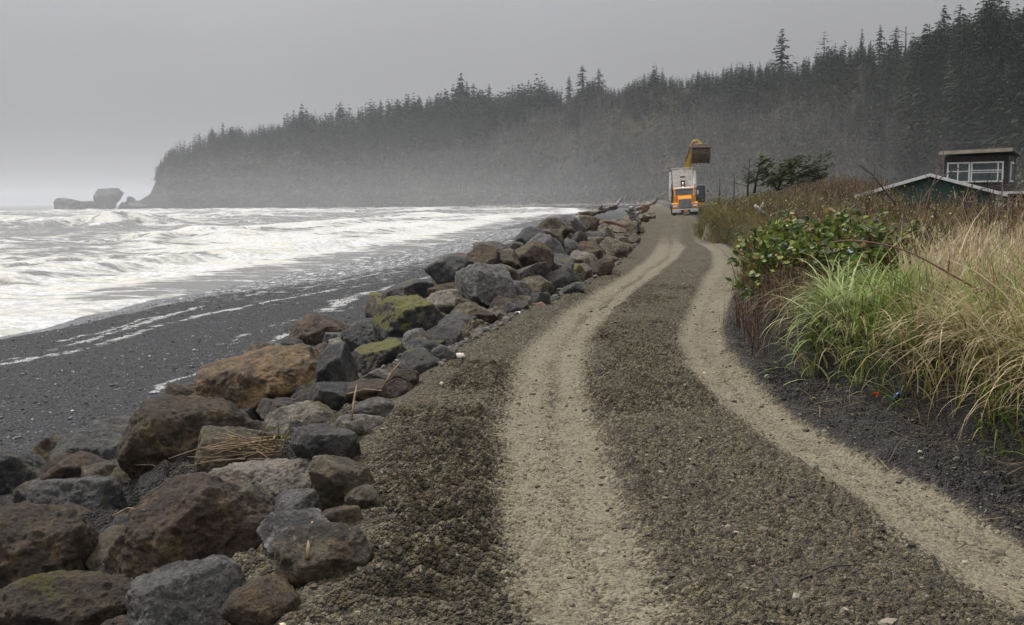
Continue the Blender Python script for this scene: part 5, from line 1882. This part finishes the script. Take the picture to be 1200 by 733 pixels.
wind_tree(912, 222, 66, [([(912, 224), (915, 208), (925, 195), (940, 184)], 0.12, 330, 0.34), ([(912, 222), (918, 206), (922, 196), (932, 190)], 0.10, 300, 0.34), ([(910, 222), (906, 214), (912, 205), (924, 200)], 0.08, 260, 0.3),
          ([(914, 222), (930, 210), (948, 202), (960, 198)], 0.09, 320, 0.28), ([(914, 222), (935, 214), (950, 210), (966, 206)], 0.07, 240, 0.24), ([(930, 205), (948, 195), (960, 188), (974, 180)], 0.06, 120, 0.2),
          ([(930, 210), (952, 204), (966, 198), (976, 192)], 0.05, 60, 0.16), ([(904, 220), (902, 214), (906, 210)], 0.05, 120, 0.26), ([(935, 214), (955, 212), (972, 204)], 0.05, 60, 0.14)],
          'broad dark evergreen swept to the right by the wind on the dune', 4, 1.25)
wind_tree(886, 224, 64, [([(884, 226), (887, 208), (891, 190), (894, 181)], 0.09, 30, 0.14), ([(886, 196), (894, 190), (902, 187)], 0.04, 70, 0.15), ([(886, 202), (896, 197), (905, 194)], 0.04, 60, 0.13), ([(886, 207), (892, 202), (900, 200)], 0.04, 60, 0.15),
          ([(886, 213), (896, 207), (908, 203)], 0.04, 50, 0.13), ([(886, 217), (880, 212), (882, 204)], 0.03, 50, 0.15), ([(886, 219), (900, 213), (910, 205)], 0.03, 40, 0.12)],
          'small thin evergreen with flagged layers left of the broad swept one', 9, 1.5)

# ------------------------------------------------------------------ green gabled cottage and the dark lookout cabin
M_GREEN = simple_mat('green_siding', (0.016, 0.060, 0.045), (0.024, 0.078, 0.060), 0.6, 2, 0.1, 30)
M_WHITE = simple_mat('white_paint', (0.62, 0.62, 0.60), (0.76, 0.76, 0.74), 0.5, 3, 0.1, 40, dirt=(0.38, 0.37, 0.34))
M_DARKW = simple_mat('dark_boards', (0.022, 0.020, 0.018), (0.050, 0.045, 0.041), 0.85, 5, 0.5, 30)
M_TANB = simple_mat('tan_fascia', (0.30, 0.25, 0.18), (0.40, 0.34, 0.26), 0.7, 4)
M_ROOFG = simple_mat('weathered_roof', (0.07, 0.07, 0.068), (0.14, 0.14, 0.135), 0.85, 3, 0.4, 20)
M_GLASS = simple_mat('window_glass', (0.05, 0.065, 0.065), (0.09, 0.11, 0.105), 0.06, 1.5)


def cottage():
    Y = 45.0
    pk, le_, re_ = at(1090, 205, Y), at(1012, 231, Y), at(1172, 227, Y)
    g = -0.5
    e = empty('green_cottage', (pk.x, Y, g), (0, 0, math.radians(-24)))
    tag(e, 'low green cottage with a white-edged gable half hidden by brambles', 'cottage')
    hw = (re_.x - le_.x) / 2 - 0.25
    zp, ze = pk.z - g, (le_.z + re_.z) / 2 - g + 0.08
    m = MB()
    R90 = Matrix.Rotation(math.pi / 2, 4, 'Z')
    m.prism([(-hw, 0), (hw, 0), (hw, ze), (0, zp - 0.14), (-hw, ze)], 0, 9, R90)
    for k in range(-9, 10):                      # vertical board battens
        x = k * 0.3
        top = zp - 0.20 - abs(x) / hw * (zp - ze) - 0.06
        m.box((x, -0.012, top / 2), (0.035, 0.03, top - 0.02), bev=0)
    w = m.build('wall', M_GREEN, e)
    m = MB()
    for s in (-1, 1):
        L = math.hypot(hw + 0.3, (zp - ze) * (hw + 0.3) / hw)
        an = math.atan2(zp - ze, hw)
        m.box((s * (hw + 0.3) / 2, 4.4, zp - (zp - ze) * (hw + 0.3) / hw / 2 - 0.02), (L + 0.05, 9.4, 0.09), (0, s * an, 0), 0.01)
    m.build('roof', M_ROOFG, e)
    m = MB()
    for s in (-1, 1):
        L = math.hypot(hw + 0.3, (zp - ze) * (hw + 0.3) / hw)
        an = math.atan2(zp - ze, hw)
        m.box((s * (hw + 0.3) / 2, -0.36, zp - (zp - ze) * (hw + 0.3) / hw / 2 - 0.02), (L + 0.07, 0.05, 0.14), (0, s * an, 0), 0.01)
    m.build('barge_board', M_WHITE, e)
    for s in (-1, 1):
        MB().box((s * (hw - 0.02), -0.03, (ze - 0.05) / 2), (0.2, 0.06, ze - 0.05), bev=0.01).build('corner_board', M_WHITE, e)
    MB().box((0, -0.04, 1.25), (2.4, 0.05, 0.08), bev=0.01).build('white_rail', M_WHITE, e)


cottage()


def window(parent, cx, cz, w, h, bars, y=-0.03):
    f = MB()
    t_ = 0.075
    f.box((cx, y, cz + h / 2 - t_ / 2), (w, 0.07, t_), bev=0.006).box((cx, y, cz - h / 2 + t_ / 2), (w, 0.07, t_), bev=0.006)
    for s in (-1, 1):
        f.box((cx + s * (w / 2 - t_ / 2), y, cz), (t_, 0.066, h - 2 * t_), bev=0.006)
    for kind, u in bars:
        if kind == 'v':
            f.box((cx + u * w, y + 0.004, cz), (0.06, 0.055, h - 2 * t_), bev=0.005)
        else:
            f.box((cx, y + 0.008, cz + u * h), (w - 2 * t_, 0.05, 0.05), bev=0.005)
    fo = f.build('window', M_WHITE, parent)
    MB().box((cx, y + 0.035, cz), (w - 0.06, 0.02, h - 0.06), bev=0).build('pane', M_GLASS, fo)
    return fo


def cabin():
    Y = 50.0
    a, b = at(1109, 200, Y), at(1178, 200, Y)
    g = -0.6
    e = empty('lookout_cabin', ((a.x + b.x) / 2, Y, g), (0, 0, math.radians(-32)))
    tag(e, 'dark boarded lookout cabin with white framed windows and a flat overhanging roof', 'cabin')
    w = b.x - a.x
    zt = at(1145, 183, Y).z - g
    zb = at(1145, 226, Y).z - g
    m = MB()
    m.box((0, 1.7, (zt + zb) / 2), (w, 3.4, zt - zb), bev=0)
    for k in range(int(w / 0.16)):
        x = -w / 2 + 0.1 + k * 0.16
        m.box((x, -0.008, zt - 0.3), (0.03, 0.02, 0.55), bev=0)
    m.build('wall', M_DARKW, e)
    m = MB()
    m.box((0.0, 1.8, zt + 0.17), (w + 0.35, 4.6, 0.12), (math.radians(-2.5), math.radians(-1.2), 0), 0.01)
    m.build('roof', M_ROOFG, e)
    MB().box((0.0, -0.53, zt + 0.20), (w + 0.4, 0.06, 0.17), (0, math.radians(-1.2), 0), 0.01).build('fascia', M_TANB, e)
    zm = at(1145, 202, Y).z - g
    hw = (at(1145, 188.5, Y).z - at(1145, 212.5, Y).z)
    sc = Y / FPX
    window(e, (1126.5 - 1145) * sc, zm, 25 * sc, hw, [('v', -0.02), ('h', 0.05)])
    window(e, (1157 - 1145) * sc, zm, 34.5 * sc, hw, [('v', 0.33), ('h', 0.08), ('h', -0.02)])
    # right side window
    f = MB().box((w / 2 + 0.02, 1.4, zm), (0.06, 1.3, hw), bev=0.01).build('side_window', M_WHITE, e)
    MB().box((w / 2 + 0.045, 1.4, zm), (0.03, 1.1, hw - 0.2), bev=0).build('pane', M_GLASS, f)
    # lower storey, white eaves board, deck rail and arch
    MB().box((0.75, 2.3, zb / 2 - 0.02), (w + 1.9, 3.9, zb - 0.1), bev=0).build('lower_storey', M_DARKW, e)
    MB().box((0.75, 0.12, zb - 0.02), (w + 2.1, 0.9, 0.12), bev=0.015).build('eaves_board', M_WHITE, e)
    m = MB()
    for k, zz in enumerate((zb - 0.35, zb - 0.62)):
        m.box((0.5, 0.24, zz), (w + 0.9, 0.05, 0.10), bev=0.008)
    m.build('deck_rail', M_WHITE, e)
    m = MB()
    for x in (w / 2 + 0.05, w / 2 + 0.95):
        m.box((x, 0.20, (zb - 0.1) / 2), (0.12, 0.12, zb - 0.14), bev=0.01)
    m.build('white_post', M_WHITE, e)
    m = MB()
    m.tube([(w / 2 + 0.5 + 0.3 * math.cos(t_), 0.22, zb - 0.95 + 0.3 * math.sin(t_)) for t_ in np.linspace(0, math.pi, 12)], 0.05, 6)
    m.build('arch', M_WHITE, e)


cabin()

# ------------------------------------------------------------------ dump truck
M_ORANGE = simple_mat('orange_paint', (0.62, 0.235, 0.012), (0.68, 0.27, 0.018), 0.35, 2, dirt=(0.40, 0.17, 0.03))
M_BED = simple_mat('dump_bed_steel', (0.50, 0.485, 0.43), (0.64, 0.63, 0.57), 0.6, 1.6, 0.1, 20, dirt=(0.24, 0.17, 0.10))
M_BEDW = simple_mat('white_steel', (0.55, 0.55, 0.53), (0.66, 0.66, 0.64), 0.5, 2, dirt=(0.35, 0.32, 0.27))
M_CHROME = simple_mat('chrome', (0.62, 0.62, 0.62), (0.74, 0.74, 0.74), 0.22, 6, metallic=0.9)
M_BUMP = simple_mat('bumper_steel', (0.55, 0.55, 0.55), (0.68, 0.68, 0.68), 0.4, 6, metallic=0.3, dirt=(0.3, 0.28, 0.25))
M_BLACK = simple_mat('black_rubber', (0.014, 0.014, 0.014), (0.032, 0.030, 0.027), 0.8, 8, 0.2, 40, dirt=(0.07, 0.06, 0.045))
M_DARK = simple_mat('dark_steel', (0.028, 0.028, 0.028), (0.06, 0.057, 0.052), 0.6, 4, dirt=(0.10, 0.085, 0.06))
M_LAMP = simple_mat('lamp_glass', (0.75, 0.75, 0.72), (0.85, 0.85, 0.82), 0.1, 10)
M_WIND = simple_mat('windscreen_glass', (0.04, 0.055, 0.06), (0.07, 0.09, 0.095), 0.05, 2)
M_YEL = simple_mat('machine_yellow', (0.50, 0.30, 0.025), (0.58, 0.36, 0.04), 0.45, 2, dirt=(0.22, 0.15, 0.05))
M_RUST = simple_mat('rusty_steel', (0.075, 0.045, 0.035), (0.15, 0.085, 0.062), 0.7, 3, 0.2, 30, dirt=(0.05, 0.04, 0.035))
M_BUCK = simple_mat('worn_bucket_steel', (0.045, 0.035, 0.026), (0.11, 0.082, 0.055), 0.7, 3, 0.2, 30, dirt=(0.17, 0.11, 0.05))
M_AMBER = simple_mat('amber_lens', (0.75, 0.22, 0.01), (0.8, 0.26, 0.01), 0.2)
M_STICKER = simple_mat('red_sticker', (0.6, 0.06, 0.03), (0.65, 0.08, 0.04), 0.5)


def wheel(parent, x, y, r, w, dual=False):
    o = empty('wheel', (x, y, r))
    o.parent = parent
    m = MB()
    m.lathe([(r * 0.55, -w / 2), (r * 0.92, -w / 2), (r, -w * 0.38), (r, w * 0.38), (r * 0.92, w / 2), (r * 0.55, w / 2)], 28)
    m.build('tyre', M_BLACK, o)
    m = MB()
    m.lathe([(r * 0.56, -w * 0.4), (r * 0.5, -w * 0.44), (r * 0.2, -w * 0.2), (r * 0.2, w * 0.2), (r * 0.5, w * 0.44), (r * 0.56, w * 0.4)], 20)
    m.build('rim', M_DARK, o)
    return o


def truck():
    Y = 94.0
    p = at(803.5, 252.5, Y)
    e = empty('dump_truck', (p.x, p.y, p.z), (0, math.radians(-3.2), math.radians(-8)))
    tag(e, 'orange dump truck facing the camera with its grey bed tipped up', 'truck')
    # local frame: front at -y, x to the right of the picture
    m = MB()
    m.box((0, 4.3, 0.85), (0.9, 8.2, 0.28), bev=0.02)
    m.box((-0.8, 3.2, 0.75), (0.5, 1.4, 0.55), bev=0.1).box((0.8, 3.2, 0.75), (0.5, 1.4, 0.55), bev=0.1)
    m.build('chassis', M_DARK, e)
    # hood
    m = MB()
    b = m.prism([(0.0, 0.72), (0.0, 1.46), (0.10, 1.62), (1.35, 1.90), (1.35, 0.8)], -0.62, 0.62)
    m.build('hood', M_ORANGE, e)
    for s in (-1, 1):
        m = MB()
        m.prism([(0.02, 0.55), (-0.02, 0.95), (0.10, 1.12), (0.6, 1.22), (1.15, 1.16), (1.35, 0.9), (1.35, 0.72), (1.15, 0.95), (0.6, 1.05), (0.25, 0.95), (0.14, 0.55)], s * 0.60, s * 1.19)
        m.box((s * 0.9, 0.03, 0.86), (0.56, 0.10, 0.42), bev=0.04)
        f = m.build('fender', M_ORANGE, e)
        h = MB().box((s * 0.92, -0.045, 0.90), (0.42, 0.06, 0.20), bev=0.03).build('headlight', M_LAMP, e)
        MB().box((s * 0.92, -0.035, 0.90), (0.48, 0.05, 0.26), bev=0.03).build('bezel', M_CHROME, h)
        MB().box((s * 1.12, 0.0, 1.06), (0.10, 0.08, 0.08), bev=0.02).build('turn_signal', M_AMBER, f)
    # grille
    m = MB()
    m.box((0, -0.03, 1.08), (1.08, 0.06, 0.86), bev=0.03)
    g = m.build('grille', M_DARK, e)
    m = MB()
    for k in range(9):
        m.box((-0.44 + k * 0.11, -0.065, 1.08), (0.035, 0.03, 0.76), bev=0.005)
    m.build('bars', M_BUMP, g)
    m = MB()
    m.box((0, -0.055, 1.49), (1.12, 0.07, 0.06), bev=0.01).box((-0.54, -0.055, 1.08), (0.05, 0.07, 0.80), bev=0.01).box((0.54, -0.055, 1.08), (0.05, 0.07, 0.80), bev=0.01)
    m.build('surround', M_CHROME, g)
    # bumper
    m = MB()
    m.box((0, -0.16, 0.44), (2.44, 0.22, 0.34), bev=0.05)
    bm_ = m.build('bumper', M_BUMP, e)
    MB().box((0.05, -0.285, 0.40), (0.34, 0.02, 0.17), bev=0.005).build('plate', M_AMBER, bm_)
    MB().box((0, -0.276, 0.40), (0.9, 0.012, 0.2), bev=0.005).build('air_intake', M_DARK, bm_)
    # cab
    m = MB()
    m.prism([(1.3, 0.85), (1.3, 1.85), (1.55, 2.50), (1.72, 2.62), (2.9, 2.66), (2.95, 0.85)], -0.98, 0.98)
    cab = m.build('cab', M_ORANGE, e)
    sl_ = math.atan2(0.25, 0.62)
    MB().box((0, 1.40, 2.17), (1.62, 0.04, 0.52), (-sl_, 0, 0), 0.03).build('windscreen', M_WIND, cab)
    m = MB()
    m.box((0, 1.395, 2.17), (0.04, 0.05, 0.50), (-sl_, 0, 0), 0.005)
    m.build('pillar', M_DARK, cab)
    MB().box((0, 1.47, 2.545), (1.72, 0.22, 0.12), (0.25, 0, 0), 0.02).build('sun_visor', M_WHITE, cab)
    MB().box((-0.62, 1.345, 1.99), (0.20, 0.012, 0.09), (-sl_, 0, 0), 0.0).build('sticker', M_STICKER, cab)
    for s in (-1, 1):
        MB().box((s * 0.985, 2.05, 2.12), (0.02, 0.8, 0.5), bev=0.01).build('side_window', M_WIND, cab)
        m = MB()
        m.tube([(s * 0.98, 1.5, 2.45), (s * 1.28, 1.45, 2.45), (s * 1.28, 1.45, 1.65), (s * 0.98, 1.5, 1.65)], 0.02, 6)
        mi = m.build('mirror', M_DARK, e)
        MB().box((s * 1.28, 1.42, 2.08), (0.17, 0.08, 0.42), bev=0.03).build('mirror_head', M_BUMP, mi)
        m = MB()
        m.tube([(s * 1.08, 3.1, 0.8), (s * 1.08, 3.1, 2.9)], 0.075, 12)
        m.tube([(s * 1.08, 3.1, 2.9), (s * 1.08, 3.16, 3.05)], 0.065, 12)
        m.build('exhaust_stack', M_CHROME if s > 0 else M_DARK, e)
        m = MB()
        for k in range(3):
            m.box((s * 1.02, 2.0, 0.45 + 0.25 * k), (0.25, 0.6, 0.05), bev=0.01)
        m.build('step', M_DARK, e)
    m = MB()
    for x in (-0.6, -0.2, 0.2, 0.6):
        m.box((x, 1.85, 2.685), (0.1, 0.08, 0.05), bev=0.015)
    m.build('roof_light', M_AMBER, cab)
    # wheels
    for s in (-1, 1):
        wheel(e, s * 1.02, 0.65, 0.53, 0.30)
        for y_ in (6.2, 7.55):
            wheel(e, s * 0.92, y_, 0.53, 0.56)
            MB().box((s * 0.95, y_ + 0.66, 0.75), (0.6, 0.03, 0.5), bev=0.005).build('mud_flap', M_BLACK, e)
    # tipped bed, hinged at the back
    bed = empty('dump_bed', (0, 8.3, 1.15), (math.radians(-15.5), 0, 0))
    bed.parent = e
    L, W, Hh = 4.9, 2.36, 1.62
    m = MB()
    m.box((0, -L / 2, 0.08), (W, L, 0.10), bev=0.01)
    for s in (-1, 1):
        m.box((s * (W / 2 - 0.04), -L / 2, 0.13 + Hh / 2), (0.08, L - 0.02, Hh), bev=0.01)
        m.box((s * 0.45, -L / 2, -0.06), (0.14, L - 0.3, 0.18), bev=0.01)
    m.build('bed_body', M_BEDW, bed)
    m = MB()
    m.box((0, -L + 0.05, 0.14 + (Hh + 0.32) / 2), (W - 0.42, 0.08, Hh + 0.32), bev=0.01)
    m.box((0, -L + 0.04, 0.16 + Hh + 0.34), (W - 0.2, 0.20, 0.10), bev=0.02)
    for x in (-0.28, 0.28):
        m.box((x, -L - 0.02, 0.75), (0.10, 0.10, 1.1), bev=0.015)
    m.build('headboard', M_BED, bed)
    MB().box((0, -L - 0.008, 0.50), (0.40, 0.05, 0.80), bev=0.01).build('hoist_well', M_DARK, bed)
    m = MB()
    m.box((0.0, -L + 0.006, 1.25), (0.62, 0.02, 0.16), bev=0.0)
    m.build('rust_patch', M_RUST, bed)
    for s in (-1, 1):
        m = MB()
        m.box((s * (W / 2 + 0.0), -L + 0.06, 0.15 + Hh / 2), (0.20, 0.14, Hh + 0.1), bev=0.03)
        for k in range(5):
            m.box((s * (W / 2 + 0.05), -0.4 - k * 0.95, 0.15 + Hh / 2), (0.10, 0.14, Hh - 0.05), bev=0.02)
        m.build('side_stake', M_BEDW, bed)
    MB().box((0, -0.04, 0.14 + Hh / 2), (W - 0.2, 0.07, Hh - 0.06), bev=0.01).build('tailgate', M_BEDW, bed)
    m = MB()
    m.tube([(0, 3.25, 0.9), (0, 3.42, 2.0)], 0.12, 14)
    m.tube([(0, 3.42, 2.0), (0, 3.52, 2.7)], 0.095, 14)
    m.tube([(0, 3.52, 2.7), (0, 3.58, 3.15)], 0.07, 14)
    m.build('hoist_cylinder', M_CHROME, e, True)


truck()


# ------------------------------------------------------------------ excavator behind it
def excavator():
    Y = 106.0
    p = at(809.5, 250.5, Y)
    gz_ = p.z - 0.35
    e = empty('excavator', (p.x, p.y, gz_), (0, 0, math.radians(-7)))
    tag(e, 'yellow excavator behind the dump truck holding its bucket high', 'excavator')
    for s in (-1, 1):
        m = MB()
        prof = []
        for k in range(10):
            a = -math.pi / 2 - k * math.pi / 9
            prof.append((-1.6 + 0.45 * math.cos(a), 0.45 + 0.45 * math.sin(a)))
        for k in range(10):
            a = math.pi / 2 - k * math.pi / 9
            prof.append((1.6 + 0.45 * math.cos(a), 0.45 + 0.45 * math.sin(a)))
        m.prism(prof, s * 0.85, s * 1.45)
        m.build('crawler_track', M_DARK, e)
    m = MB()
    m.box((0, 0, 0.75), (1.7, 2.0, 0.5), bev=0.05)
    m.lathe([(0.7, 0.0), (0.7, 0.25)], 24, Matrix.Translation((0, 0, 0.9)) @ Matrix.Rotation(-math.pi / 2, 4, 'Y'))
    m.build('undercarriage', M_DARK, e)
    m = MB()
    m.box((0, 1.0, 1.65), (2.75, 3.4, 0.95), bev=0.08)
    m.box((0, 2.5, 1.85), (2.7, 0.9, 1.3), bev=0.2)
    m.box((0.92, -0.9, 1.32), (0.9, 0.8, 0.34), bev=0.05)
    m.build('engine_housing', M_YEL, e)
    m = MB()
    m.box((0.95, -0.15, 2.42), (0.95, 1.7, 1.75), bev=0.08, taper=(0.94, 0.86))
    cab = m.build('operator_cab', M_DARK, e)
    MB().box((0.95, -0.945, 2.55), (0.72, 0.04, 1.15), (-0.07, 0, 0), 0.03).build('front_glass', M_WIND, cab)
    MB().box((1.41, -0.15, 2.62), (0.03, 1.1, 0.95), (0, 0.02, 0), 0.02).build('side_glass', M_WIND, cab)
    MB().box((0.95, -0.15, 3.32), (0.86, 1.45, 0.06), bev=0.02).build('cab_roof', M_BEDW, cab)
    m = MB()
    m.tube([(1.45, -0.9, 2.2), (1.68, -1.0, 2.25), (1.68, -1.0, 2.75)], 0.02, 6)
    m.box((1.68, -1.02, 2.72), (0.14, 0.06, 0.34), bev=0.02)
    m.build('mirror', M_DARK, e)
    # boom, arm and bucket, worked out from the picture
    Mi = (Matrix.Translation((p.x, p.y, gz_)) @ Matrix.Rotation(math.radians(-7), 4, 'Z')).inverted()
    foot = Vector((-0.1, -0.6, 1.9))
    elbow = Mi @ at(803.5, 203, 102.3)
    top = Mi @ at(811.5, 171, 99.0)
    bk = Mi @ at(821, 181, 97.3)
    m = MB()
    m.tube([foot, foot.lerp(elbow, 0.5) + Vector((0, 0.15, 0.3)), elbow], [0.30, 0.30, 0.24], 4)
    m.build('boom', M_YEL, e)
    m = MB()
    d = (top - elbow).normalized()
    m.tube([elbow - d * 0.6, elbow + d * 0.3, top], [0.28, 0.40, 0.27], 4)
    m.tube([top - Vector((0.0, 0.1, 0)), top + Vector((0.9, -0.2, 0.10))], 0.15, 8)
    arm = m.build('arm', M_YEL, e)
    m = MB()
    m.tube([elbow + d * 0.2 + Vector((-0.3, -0.1, 0.2)), top + Vector((-0.28, 0.05, -0.3))], 0.05, 10)
    m.tube([top + Vector((-0.28, 0.05, -0.3)), top + Vector((0.1, -0.15, 0.35))], 0.055, 10)
    m.tube([foot + Vector((0.4, -0.5, -0.4)), foot.lerp(elbow, 0.55)], 0.1, 10)
    m.build('hydraulic_cylinder', M_DARK, e)
    m = MB()
    m.tube([top + Vector((0.05, -0.1, 0.42)), top + Vector((0.5, -0.3, 0.50))], 0.10, 8)
    m.tube([top + Vector((0.45, -0.25, 0.5)), top + Vector((0.75, -0.45, 0.15))], 0.09, 8)
    m.tube([top + Vector((-0.1, 0, 0.1)), top + Vector((0.1, -0.1, 0.45))], 0.11, 8)
    m.build('bucket_linkage', M_YEL, e)
    # bucket: back of the shell towards the camera, its mouth turned away and down
    m = MB()
    wv = 0.86
    shell = [(-0.30, 0.85), (-0.52, 0.45), (-0.55, 0.0), (-0.42, -0.45), (-0.12, -0.85), (0.0, -0.83), (-0.30, -0.42), (-0.43, 0.0), (-0.40, 0.42), (-0.22, 0.78), (0.55, 0.86), (0.55, 0.93)]
    m.prism(shell, bk.x - wv, bk.x + wv, Matrix.Translation((0, bk.y, bk.z)))
    for s in (-1, 1):
        m.prism([(-0.30, 0.86), (-0.52, 0.45), (-0.55, 0.0), (-0.42, -0.45), (-0.12, -0.85), (0.5, 0.86)], bk.x + s * (wv - 0.03), bk.x + s * (wv + 0.03), Matrix.Translation((0, bk.y, bk.z)))
    bu = m.build('bucket', M_BUCK, e)
    MB().box((bk.x, bk.y - 0.42, bk.z + 0.70), (1.76, 0.30, 0.42), (-0.5, 0, 0), 0.04).build('bucket_back', M_RUST, bu)
    m = MB()
    for k in range(5):
        m.box((bk.x - 0.72 + k * 0.36, bk.y + 0.02, bk.z - 0.86), (0.12, 0.09, 0.16), (0.35, 0, 0), 0.02, taper=(0.7, 1))
    m.build('tooth', M_DARK, bu)
    m = MB()
    for k in range(4):
        m.box((bk.x - 0.6 + k * 0.4, bk.y - 0.565, bk.z + 0.02), (0.07, 0.05, 0.9), bev=0.01)
    m.build('wear_strip', M_DARK, bu)


excavator()

# ------------------------------------------------------------------ sea haze over everything
hm, ht = newmat('sea_haze')
pv = nd(ht, 'ShaderNodeVolumePrincipled', {'Color': (0.78, 0.80, 0.845, 1), 'Density': HAZE_DENSITY, 'Anisotropy': 0.1})
ho = nd(ht, 'ShaderNodeOutputMaterial')
ht.links.new(pv.outputs[0], ho.inputs['Volume'])
m = MB()
m.box((0, 4700, 60), (17000, 9800, 134), bev=0)
tag(m.build('haze', hm), kind='stuff')

# salt spray hanging low over the surf and the foot of the hill
mm_, mt_ = newmat('surf_spray')
pv = nd(mt_, 'ShaderNodeVolumePrincipled', {'Color': (0.93, 0.93, 0.94, 1), 'Density': 0.00017, 'Anisotropy': 0.1})
mo_ = nd(mt_, 'ShaderNodeOutputMaterial')
mt_.links.new(pv.outputs[0], mo_.inputs['Volume'])
for top, y0_, y1_ in ((9, 160, 640), (19, 185, 700), (36, 215, 760)):      # thinner with height
    m = MB()
    m.box((-160, (y0_ + y1_) / 2, (top - 6) / 2), (1020 + top, y1_ - y0_, top + 6), bev=0)
    tag(m.build('spray_mist', mm_), kind='stuff')
